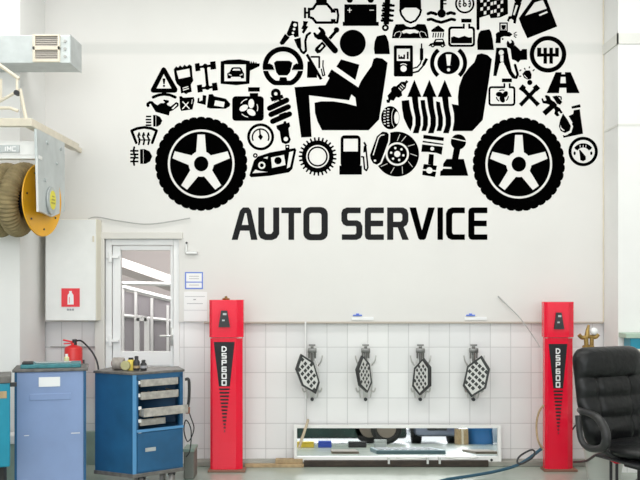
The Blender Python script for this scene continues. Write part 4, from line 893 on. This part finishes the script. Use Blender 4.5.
bm = B(); rotbox(bm, cxm, cym, ang, -0.22, 0.22, 0.03, 0.28, zz, zz+0.03, 0.006); obj('tray', bm, M_tealt, t)
bm = B(); rotbox(bm, cxm, cym, ang, -0.21, -0.13, 0.04, 0.12, zz+0.03, zz+0.05, 0.006); obj('tray_clip', bm, M_dark, t)
bm = B(); rotbox(bm, cxm, cym, ang, -0.12, 0.15, 0.12, 0.16, zz+0.03, zz+0.04, 0.004); obj('tray_bar', bm, M_greym, t)
t = empty('small_bottle', (cxm+0.05, cym+0.28, zz+0.03), 'tiny yellow and white bottle on the teal tray', 'bottle')
bp = (cxm+0.05, cym+0.25, zz+0.03)
bm = B(); lathe(bm, [(0, 0), (0.02, 0), (0.02, 0.03), (0.01, 0.04), (0, 0.04)], bp); obj('bottle', bm, mat('pale_yellow', (0.75, 0.7, 0.4), 0.4), t, smooth=True)
bm = B(); lathe(bm, [(0, 0), (0.011, 0), (0.011, 0.02), (0, 0.02)], (bp[0], bp[1], bp[2]+0.038)); obj('cap', bm, M_white, t)

# ------------------------------------------------------------------ teal cabinet at the left edge
ct = P(10, 400, 6.25); ta_ = math.radians(19)
t = empty('tool_cabinet', (ct.x-0.25, 6.35-D, 0), 'bright teal cabinet cut by the left edge of the picture', 'tool cabinet')
def tb(bm, x0, x1, y0, y1, z0, z1, bev=0.0): rotbox(bm, ct.x, ct.y, ta_, x0, x1, y0, y1, z0, z1, bev)
za_, zb_ = Z_(467, 6.25), Z_(383, 6.25)
bm = B(); tb(bm, -0.5, 0, 0, 0.3, za_, zb_, 0.01); obj('body', bm, M_teal, t)
bm = B(); tb(bm, -0.51, 0.008, -0.01, 0.31, zb_, Z_(376, 6.25), 0.006); obj('top', bm, M_wood, t)
bm = B(); tb(bm, -0.07, -0.022, -0.006, 0.002, Z_(398, 6.25), Z_(391, 6.25), 0.002); obj('label', bm, M_tan, t)
bm = B(); tb(bm, 0, 0.045, 0.02, 0.045, zb_-0.03, zb_, 0.003); obj('side_handle', bm, M_dark, t)
for a in (-0.44, -0.05):
    for b in (0.05, 0.25):
        q = Matrix.Translation((ct.x, ct.y, 0)) @ Matrix.Rotation(ta_, 4, 'Z') @ Vector((a, b, 0.06))
        bm = B(); lathe(bm, [(0, -0.015), (0.06, -0.015), (0.06, 0.015), (0, 0.015)], tuple(q), 'X', 16); box(bm, q.x-0.02, q.x+0.02, q.y-0.02, q.y+0.02, 0.1, za_+0.01); obj('caster', bm, M_rubber, t)
# white bits behind, between the left cabinets
t = empty('storage_box', (X_(12, 7.3), 7.4-D, 0), 'pale green box on the floor between the teal and pale blue cabinets', 'box')
bm = B(); box(bm, X_(4, 7.3), X_(24, 7.3), 7.15-D, 7.3-D, 0, Z_(443, 7.2), 0.01); obj('body', bm, M_green, t)
bm = B(); box(bm, X_(3, 7.3), X_(24.5, 7.3), 7.14-D, 7.31-D, Z_(443, 7.2), Z_(434, 7.2), 0.01); obj('lid', bm, M_white, t)

# ------------------------------------------------------------------ blue tool trolley with open shelves
def gp(px, dd): return Vector((X_(px, dd), dd-D, 0))
Lp, Cp, Rp = gp(95, 7.02), gp(133, 6.86), gp(183, 7.12)
R2 = Rp+Vector((-0.08, 0.22, 0)); L2 = Lp+Vector((0.08, 0.30, 0))
foot = [(p.x, p.y) for p in (Lp, Cp, Rp, R2, L2)]
cc = (Lp+Cp+Rp+R2+L2)/5
t = empty('tool_trolley', (cc.x, cc.y, 0), 'dark blue tool trolley with four pulled drawers standing in front of the door', 'tool trolley')
zB, zT = 0.165, Z_(374, 6.9)
ux = (Rp-Cp).normalized(); un = Vector((ux.y, -ux.x, 0))        # un points to the camera side
if un.y > 0: un = -un
Wf = (Rp-Cp).length
def fbox(bm, s0, s1, n0, n1, z0, z1, bev=0.0):
    """box on the shelf front: s along the face, n outwards (+) / inwards (-)"""
    c = [Cp+ux*s+un*n for s, n in ((s0, n0), (s1, n0), (s1, n1), (s0, n1))]
    prism(bm, [(p.x, p.y) for p in c], z0, z1, bev)
zs = Z_(430.5, 6.9)   # floor of the open bay
st = 0.025
bm = B()
prism(bm, foot, zB, zs)                                        # lower body
lw = (Cp-Lp).normalized(); ln = Vector((lw.y, -lw.x, 0)); ln = ln if ln.y < 0 else -ln
def wall(p, q, n, th=0.02): prism(bm, [(p.x, p.y), (q.x, q.y), ((q-n*th).x, (q-n*th).y), ((p-n*th).x, (p-n*th).y)], zs, zT-0.02)
wall(Lp, Cp, ln)
r3 = (R2-Rp).normalized(); rn = Vector((r3.y, -r3.x, 0)); rn = rn if rn.x > 0 else -rn
wall(Rp, R2, rn); wall(R2, L2, Vector((0, 1, 0))); l3 = (L2-Lp).normalized(); ln3 = Vector((-l3.y, l3.x, 0)); ln3 = ln3 if ln3.x < 0 else -ln3; wall(Lp, L2, ln3)
fbox(bm, 0, 0.045, -0.03, 0, zs, zT-0.02); fbox(bm, Wf-0.03, Wf, -0.03, 0, zs, zT-0.02); fbox(bm, 0, Wf, -0.03, 0, zT-0.045, zT-0.02)
prism(bm, foot, zT-0.02, zT-0.005)
obj('body', bm, M_blue, t)
bm = B(); prism(bm, [((cc+(Vector((x, y, 0))-cc)*1.04).x, (cc+(Vector((x, y, 0))-cc)*1.04).y) for x, y in foot], zT-0.005, zT+0.014, 0.004); obj('worktop', bm, M_wood, t)
bm = B(); prism(bm, [((cc+(Vector((x, y, 0))-cc)*1.03).x, (cc+(Vector((x, y, 0))-cc)*1.03).y) for x, y in foot], zB-0.03, zB, 0.004); obj('base_rim', bm, M_wood, t)
bm = B(); fbox(bm, -0.004, 0.028, -0.003, 0.004, zB, zT-0.005, 0.002); obj('corner_edge', bm, M_bluel, t)
bm = B(); fbox(bm, 0.035, Wf-0.01, 0, 0.008, zB+0.01, zs-0.02, 0.003); pd = obj('lower_door', bm, M_blue, t)
bm = B(); fbox(bm, 0.10, 0.19, 0.008, 0.011, zB+0.165, zB+0.195, 0.001); obj('badge', bm, M_greym, pd)
bm = B(); fbox(bm, 0.03, Wf, 0, 0.014, zs-0.014, zs+0.008, 0.003); obj('ledge', bm, M_bluel, t)
bm = B()
for k in range(5): fbox(bm, 0.045, 0.07, -0.012, 0.004, zT-0.08-k*0.1, zT-0.055-k*0.1, 0.001)
obj('slide_end', bm, M_white, t)
rows = [(387.5, 380.5, 0.06, 0.40, 0.015), (400.5, 393, 0.06, 0.41, 0.02), (417, 408.5, 0.06, Wf+0.01, 0.07), (427, 420.5, 0.06, 0.28, 0.0)]
for k, (pb, pt, s0, s1, out) in enumerate(rows):
    za, zb_ = Z_(pb, 6.86), Z_(pt, 6.86); s1 = min(s1, Wf*1.0+0.01)
    if k != 2: s1 = min(s1, Wf-0.05)
    bm = B()
    fbox(bm, s0, s1, out-0.015, out, za, zb_, 0.003); fbox(bm, s0, s1, -0.19, out-0.015, za, za+0.008); fbox(bm, s0, s0+0.01, -0.19, out-0.015, za, zb_-0.01); fbox(bm, s1-0.01, s1, -0.19 if k != 2 else 0.0, out-0.015, za, zb_-0.01)
    obj('drawer', bm, M_bronze, t)
random.seed(3)
dk = mat('tool_steel', (0.25, 0.23, 0.21), 0.35, 0.6)
for k, (pb, pt, s0, s1, out) in enumerate(rows[:3]):
    for j in range(3):
        s = 0.09+j*0.09+random.random()*0.03; p = Cp+ux*s+un*(out-0.06); z = Z_(pb, 6.86)+0.025
        bm = B(); tube(bm, [p+Vector((0, 0, z)), p+ux*0.06-un*0.03+Vector((0, 0, z+0.02))], 0.012, 8); lathe(bm, [(0, 0), (0.018, 0), (0.018, 0.03), (0, 0.03)], (p.x, p.y, z), 'Z', 10)
        o = obj('socket_tool', bm, dk, label='%s steel tool lying in the %s drawer of the blue trolley' % (('left', 'middle', 'right')[j], ('top', 'second', 'third')[k]), cat='tool', group='tools in the open drawers')
for i, (f, g_) in enumerate(((0.25, 0.1), (0.85, 0.1), (0.3, 0.75), (0.8, 0.7))):
    q = Cp+ux*(Wf*f)-un*(0.05+0.2*g_)
    bm = B(); lathe(bm, [(0, -0.016), (0.055, -0.016), (0.06, -0.008), (0.06, 0.008), (0.055, 0.016), (0, 0.016)], (q.x, q.y, 0.06), 'X', 20); wh_ = obj('caster', bm, mat('caster_grey', (0.30, 0.29, 0.28), 0.5), t, smooth=True)
    bm = B(); box(bm, q.x-0.028, q.x+0.028, q.y-0.02, q.y+0.02, 0.1, zB-0.02, 0.003); obj('caster_fork', bm, M_dark, wh_)
bm = B(); q = Rp+ux*0.02+un*0.0
tube(bm, smooth_path([q+Vector((0.0, 0, Z_(380, 7.1))), q+Vector((0.03, 0, Z_(381, 7.1))), q+Vector((0.03, 0, Z_(400, 7.1))), q+Vector((0.012, 0, Z_(412, 7.1)))]), 0.012, 8); obj('push_handle', bm, M_dark, t, smooth=True)
bm = B(); lathe(bm, [(0, 0), (0.018, 0), (0.02, 0.05), (0, 0.06)], (q.x+0.02, q.y, Z_(414, 7.1))); obj('hook_knob', bm, mat('brown_knob', (0.25, 0.1, 0.06), 0.4), t, smooth=True)
bm = B()
tube(bm, smooth_path([q+Vector((0.02, 0.03, Z_(411, 7.1))), P(191, 418, 7.2), P(194, 428, 7.2), P(191, 438, 7.2), P(187, 441, 7.2), P(184, 430, 7.2), P(186, 420, 7.2), P(191, 430, 7.2), P(190, 450, 7.2), P(186, 457, 7.2)]), 0.005, 6)
obj('looped_cable', bm, M_dark, smooth=True, label='thin black cable looping beside the blue trolley', cat='cable')
t = empty('floor_bucket', (X_(189, 7.4), 7.45-D, 0), 'dark grey green container on the floor right of the blue trolley', 'container')
bm = B(); box(bm, X_(183.5, 7.4), X_(194, 7.4), 7.4-D, 7.6-D, 0, Z_(450, 7.4), 0.012); obj('body', bm, mat('container_dark', (0.16, 0.17, 0.15), 0.6), t)
bm = B(); box(bm, X_(182.8, 7.4), X_(194.6, 7.4), 7.395-D, 7.605-D, Z_(452, 7.4), Z_(449, 7.4), 0.004); obj('rim', bm, M_green, t)
# things on the trolley top
zW = zT+0.014
def onT(px, dd): return (X_(px, dd), dd-D, zW)
t = empty('tape_roll', onT(118, 7.08), 'grey beige roll lying on the blue trolley top', 'roll')
p = onT(118.5, 7.08)
bm = B(); lathe(bm, [(0.02, -0.045), (0.045, -0.045), (0.05, -0.035), (0.05, 0.035), (0.045, 0.045), (0.02, 0.045)], (p[0], p[1], zW+0.05), 'X', 24); obj('roll', bm, mat('roll_beige', (0.40, 0.36, 0.33), 0.6, var=0.3, vscale=30), t, smooth=True)
bm = B(); lathe(bm, [(0.0, -0.055), (0.02, -0.055), (0.02, 0.055), (0, 0.055)], (p[0], p[1], zW+0.05), 'X', 16); obj('core', bm, mat('core_red', (0.3, 0.09, 0.08), 0.6), t, smooth=True)
bm = B(); lathe(bm, [(0.0, -0.012), (0.035, -0.012), (0.04, 0.0), (0.035, 0.012), (0, 0.012)], (onT(128, 7.0)[0]-0.02, 7.0-D, zW+0.042), 'Y', 18); obj('brass_disc', bm, mat('greenish_brass', (0.45, 0.42, 0.22), 0.4, 0.3), smooth=True, label='dull brass disc propped between the roll and the yellow tin', cat='disc')
t = empty('yellow_tin', onT(131, 7.05), 'small yellow tin with a black lid on the blue trolley top', 'tin')
p = onT(131, 7.05)
bm = B(); lathe(bm, [(0, 0), (0.028, 0), (0.03, 0.005), (0.03, 0.075), (0.024, 0.085), (0, 0.085)], p); obj('tin', bm, mat('tin_yellow', (0.80, 0.62, 0.10), 0.35), t, smooth=True)
bm = B(); lathe(bm, [(0, 0), (0.02, 0), (0.02, 0.015), (0, 0.015)], (p[0], p[1], zW+0.085)); obj('lid', bm, M_dark, t)
for k, (px, h, lab) in enumerate(((136.5, 0.115, 'taller black spray bottle beside the yellow tin'), (143.5, 0.085, 'shorter black bottle at the right end of the things on the trolley top'))):
    p = onT(px, 7.03)
    t = empty('black_bottle', p, lab, 'bottle')
    bm = B(); lathe(bm, [(0, 0), (0.023, 0), (0.026, 0.01), (0.026, h*0.6), (0.012, h*0.8), (0, h*0.8)], p); obj('bottle', bm, M_dark, t, smooth=True)
    bm = B(); box(bm, p[0]-0.014, p[0]+0.014, p[1]-0.014, p[1]+0.014, zW+h*0.78, zW+h, 0.004); obj('nozzle', bm, M_dark, t)
    bm = B(); lathe(bm, [(0.026, 0), (0.0268, 0), (0.0268, 0.02), (0.026, 0.02)], (p[0], p[1], zW+0.02)); obj('label', bm, M_greyp if k else M_tan, t)

# ------------------------------------------------------------------ office chair
dS = 6.55
t = empty('office_chair', (X_(613, 6.3), 6.3-D, 0), 'black leather high-back office chair beside the right red post', 'office chair')
bx = X_(616, dS); rz = math.radians(24)
def TM(x, y, z, rx=0, r=rz): return Matrix.Translation((X_(616, dS), dS-D, 0)) @ Matrix.Rotation(r, 4, 'Z') @ Matrix.Translation((x, y, z)) @ Matrix.Rotation(rx, 4, 'X')
zt4 = Z_(348, dS)   # top of the back
lean = math.radians(-9)
def back_shell(bm, w, zlo, zhi, yb, th, M, nseg=26, nz=22, cush=True):
    W_ = []
    t_ = bmesh.new()
    gf = []
    for j in range(nz+1):
        v = j/nz; z = zlo+(zhi-zlo)*v; row = []
        # width profile: narrower at the bottom, rounded shoulders
        ww = w*(0.86+0.14*min(1, v/0.45))
        q = (v-0.86)/0.14
        if q > 0: ww *= (0.70+0.30*math.sqrt(max(0, 1-q*q)))
        if v < 0.08: ww *= 0.85+0.15*math.sqrt(v/0.08)
        for i in range(nseg+1):
            u = -1+2*i/nseg; x = ww*u
            edge = (1-abs(u)**5)**0.5 if abs(u) < 1 else 0
            tb = (1-max(0, q)**3)*0.9+0.1
            bul = 0
            if cush:
                c1 = abs(math.sin(PI*min(1, max(0, (v-0.05)/0.64))*3))      # lumbar rolls below
                col_ = 0.7+0.3*abs(math.cos(PI*u*0.75))
                bul = (0.028*c1*col_ if v < 0.69 else 0.045*math.sqrt(max(0, math.sin(PI*(v-0.69)/0.34)))) if v > 0.05 else 0
                if v < 0.69: bul -= 0.018*math.exp(-((abs(u)-0.48)/0.06)**2)
            row.append((x, -(th*edge*tb+bul*edge), th*edge*tb, z))
        gf.append(row)
    F_ = [[t_.verts.new((x, yf, z)) for x, yf, ybk, z in row] for row in gf]
    K_ = [[t_.verts.new((x, ybk, z)) for x, yf, ybk, z in row] for row in gf]
    for j in range(nz):
        for i in range(nseg):
            t_.faces.new((F_[j][i], F_[j][i+1], F_[j+1][i+1], F_[j+1][i])); t_.faces.new((K_[j][i+1], K_[j][i], K_[j+1][i], K_[j+1][i+1]))
    for i in range(nseg):
        t_.faces.new((F_[nz][i], F_[nz][i+1], K_[nz][i+1], K_[nz][i])); t_.faces.new((F_[0][i+1], F_[0][i], K_[0][i], K_[0][i+1]))
    bmesh.ops.remove_doubles(t_, verts=t_.verts[:], dist=1e-5)
    bmesh.ops.recalc_face_normals(t_, faces=t_.faces[:])
    bmesh.ops.transform(t_, matrix=M, verts=t_.verts[:]); join(bm, t_)
bm = B(); back_shell(bm, 0.32, 0.0, zt4-0.46, 0, 0.055, TM(0, 0.0, 0.47, lean), nseg=44, nz=60); obj('backrest', bm, M_leather, t, smooth=True, angle=60)
bm = B(); pillow(bm, 0.27, 0.26, 0.065, TM(0, -0.27, 0.475), e=0.45, nx=18); obj('seat', bm, M_leather, t, smooth=True, angle=80)
bm = B(); box(bm, -0.24, 0.24, -0.50, -0.04, 0.395, 0.415, 0.01, TM(0, 0, 0)); box(bm, -0.07, 0.07, -0.35, -0.15, 0.33, 0.395, 0.01, TM(0, 0, 0)); obj('seat_pan', bm, M_dark, t)
for s in (-1, 1):
    ax = 0.365
    path = [(s*(ax-0.05), 0.03, 0.73), (s*ax, -0.05, 0.735), (s*ax, -0.12, 0.735), (s*ax, -0.22, 0.71), (s*ax, -0.29, 0.64), (s*ax, -0.30, 0.56), (s*ax, -0.25, 0.505), (s*ax, -0.12, 0.485), (s*ax, -0.04, 0.54), (s*ax, -0.01, 0.70)]
    bm = B(); pp = smooth_path(path, 6); M4 = TM(0, 0, 0)
    tube(bm, [M4 @ Vector(p_) for p_ in pp], 0.027, 12, rf=lambda i: 0.022+0.011*math.exp(-((i-27)/12)**2))
    tube(bm, [M4 @ Vector((s*ax, -0.22, 0.50)), M4 @ Vector((s*0.2, -0.24, 0.42))], 0.018, 8); tube(bm, [M4 @ Vector((s*(ax-0.05), 0.03, 0.73)), M4 @ Vector((s*0.24, 0.03, 0.72))], 0.018, 8)
    obj('armrest', bm, mat('arm_plastic', (0.02, 0.02, 0.021), 0.4), t, smooth=True)
q = TM(0, 0, 0) @ Vector((0, -0.25, 0))
bm = B(); lathe(bm, [(0, 0.09), (0.035, 0.09), (0.035, 0.25), (0.025, 0.25), (0.025, 0.335), (0, 0.335)], (q.x, q.y, 0)); obj('gas_lift', bm, M_dark, t, smooth=True)
bm = B(); lathe(bm, [(0, 0.07), (0.05, 0.07), (0.05, 0.12), (0, 0.12)], (q.x, q.y, 0))
for k in range(5):
    a = 2*PI*k/5+0.6; e_ = Vector((q.x+0.3*math.cos(a), q.y+0.3*math.sin(a), 0.075)); tube(bm, [(q.x, q.y, 0.1), e_], 0.024, 8, rf=lambda i: (0.03, 0.02)[i])
obj('star_base', bm, M_dark, t, smooth=True)
for k in range(5):
    a = 2*PI*k/5+0.6
    bm = B(); lathe(bm, [(0, -0.022), (0.028, -0.022), (0.028, 0.022), (0, 0.022)], (q.x+0.3*math.cos(a), q.y+0.3*math.sin(a), 0.028), 'X', 14); box(bm, q.x+0.3*math.cos(a)-0.008, q.x+0.3*math.cos(a)+0.008, q.y+0.3*math.sin(a)-0.008, q.y+0.3*math.sin(a)+0.008, 0.03, 0.08); obj('caster', bm, M_rubber, t)

# ------------------------------------------------------------------ behind the chair
zsh = Z_(346.5, 7.7)
t = empty('wall_shelf', (X_(620, 7.7), 7.75-D, zsh-0.03), 'narrow cream shelf on the tiles behind the office chair', 'shelf')
bm = B(); box(bm, X_(587, 7.7), X_(660, 7.7), 7.42-D, 7.615-D, zsh-0.03, zsh, 0.004); obj('board', bm, M_cream, t)
bm = B()
for px in (600, 640): box(bm, X_(px, 7.6)-0.01, X_(px, 7.6)+0.01, 7.46-D, 7.60-D, zsh-0.13, zsh-0.03, 0.003)
obj('bracket', bm, M_dark, t)
fg = Vector((X_(589, 7.5), 7.52-D, zsh))
t = empty('figurine', tuple(fg), 'brass figurine with a white ball on the shelf behind the office chair', 'figurine')
bm = B()
lathe(bm, [(0, 0), (0.05, 0), (0.05, 0.02), (0.03, 0.03), (0, 0.03)], tuple(fg))
tube(bm, smooth_path([fg+Vector((-0.08, 0, 0.115)), fg+Vector((-0.05, 0, 0.09)), fg+Vector((0, 0, 0.10)), fg+Vector((0.06, 0, 0.095)), fg+Vector((0.085, 0, 0.12))]), 0.018, 8)
tube(bm, [fg+Vector((-0.015, 0, 0.02)), fg+Vector((-0.02, 0, 0.10))], 0.02, 8); tube(bm, [fg+Vector((0.03, 0, 0.02)), fg+Vector((0.03, 0, 0.10))], 0.018, 8)
tube(bm, [fg+Vector((-0.01, 0, 0.10)), fg+Vector((-0.005, 0, 0.16)), fg+Vector((0.005, 0, 0.20))], 0.018, 8, rf=lambda i: (0.025, 0.016, 0.01)[i]); obj('body', bm, M_gold, t, smooth=True)
bm = B(); pillow(bm, 0.032, 0.032, 0.032, Matrix.Translation(fg+Vector((0.045, -0.01, 0.145))), e=0.5, nx=6); obj('ball', bm, M_white, t, smooth=True)
t = empty('storage_box', (X_(645, 7.5), 7.52-D, zsh), 'teal box with a pale green lid at the right edge behind the office chair', 'box')
bm = B(); box(bm, X_(630, 7.45), X_(665, 7.45), 7.44-D, 7.60-D, zsh, Z_(338, 7.45), 0.004); obj('body', bm, M_teal, t)
bm = B(); box(bm, X_(625, 7.45), X_(668, 7.45), 7.42-D, 7.61-D, Z_(338, 7.45), Z_(333.5, 7.45), 0.004); obj('lid', bm, mat('lid_green', (0.42, 0.55, 0.45), 0.5), t)
t = empty('waste_bin', (X_(606, 7.3), 7.35-D, 0), 'pale grey plastic bin on the floor behind the office chair', 'bin')
c_ = (X_(606, 7.3), 7.35-D, 0)
bm = B(); lathe(bm, [(0, 0.0), (0.13, 0.0), (0.165, 0.27), (0.155, 0.27), (0.12, 0.02), (0, 0.02)], c_); obj('tub', bm, mat('bin_grey', (0.55, 0.58, 0.54), 0.5), t, smooth=True)
bm = B(); tube(bm, [(c_[0]+0.165*math.cos(2*PI*k/28), c_[1]+0.165*math.sin(2*PI*k/28), 0.272) for k in range(28)], 0.008, 6, closed=True); obj('rim', bm, M_white, t, smooth=True)
t = empty('red_creeper', (X_(628, 6.95), 7.0-D, 0), 'low red steel stool on black legs seen under the office chair seat', 'stool')
bm = B(); box(bm, X_(612, 6.9), X_(652, 6.9), 6.85-D, 7.05-D, Z_(464, 6.85), Z_(453, 6.85), 0.012); obj('seat', bm, M_red, t)
for px in (616, 649):
    for yy in (6.88, 7.02):
        bm = B(); tube(bm, [(X_(px, 6.9), yy-D, 0), (X_(px, 6.9), yy-D, Z_(463, 6.85))], 0.012, 8); obj('leg', bm, M_dark, t)

# cables at the foot of the right post
bm = B(); tube(bm, smooth_path([P(425, 486, 7.25), P(445, 480, 7.32), P(470, 476, 7.42), P(495, 471.5, 7.55), P(515, 466, 7.6), P(528, 459, 7.6), P(541, 449, 7.65)]), 0.014, 8)
obj('floor_cable', bm, M_cable, smooth=True, label='thick dark blue cable running along the floor to the right red post', cat='cable')
cpt = P(526, 457, 7.55)
bm = B(); tube(bm, [cpt+Vector((0.075*math.cos(a)-0.0, 0.01*math.sin(3*a), 0.045*math.sin(a)+0.04*math.cos(a))) for a in [2*PI*k/60 for k in range(120)]], 0.008, 6); obj('cable_loop', bm, M_dark, smooth=True, label='small dark loop of cable tied to the blue cable left of the right post', cat='cable')
bm = B(); tube(bm, smooth_path([P(544, 405, 7.75), P(539, 412, 7.75), P(536.5, 425, 7.75), P(538, 440, 7.7), P(543, 450, 7.7)]), 0.009, 8); obj('brown_cable', bm, M_tan, smooth=True, label='thin brown cable bowing out from the left side of the right post', cat='cable')
bm = B(); tube(bm, smooth_path([P(572, 430, 7.8), P(580, 420, 7.7), P(590, 412, 7.6)]), 0.007, 6); tube(bm, smooth_path([P(574, 462, 7.6), P(586, 461, 7.3), P(596, 455, 7.0), P(607, 453, 6.8), P(613, 459, 6.75)]), 0.010, 6)
obj('black_cable', bm, M_dark, smooth=True, label='black cable between the right red post and the office chair', cat='cable')
bm = B(); box(bm, X_(576, 7.4), X_(600, 7.3), 7.0-D, 7.12-D, 0, 0.03, 0.004); obj('green_plank', bm, mat('green_brown', (0.22, 0.20, 0.12), 0.6), label='dark olive plank on the floor between the right post and the chair', cat='plank')
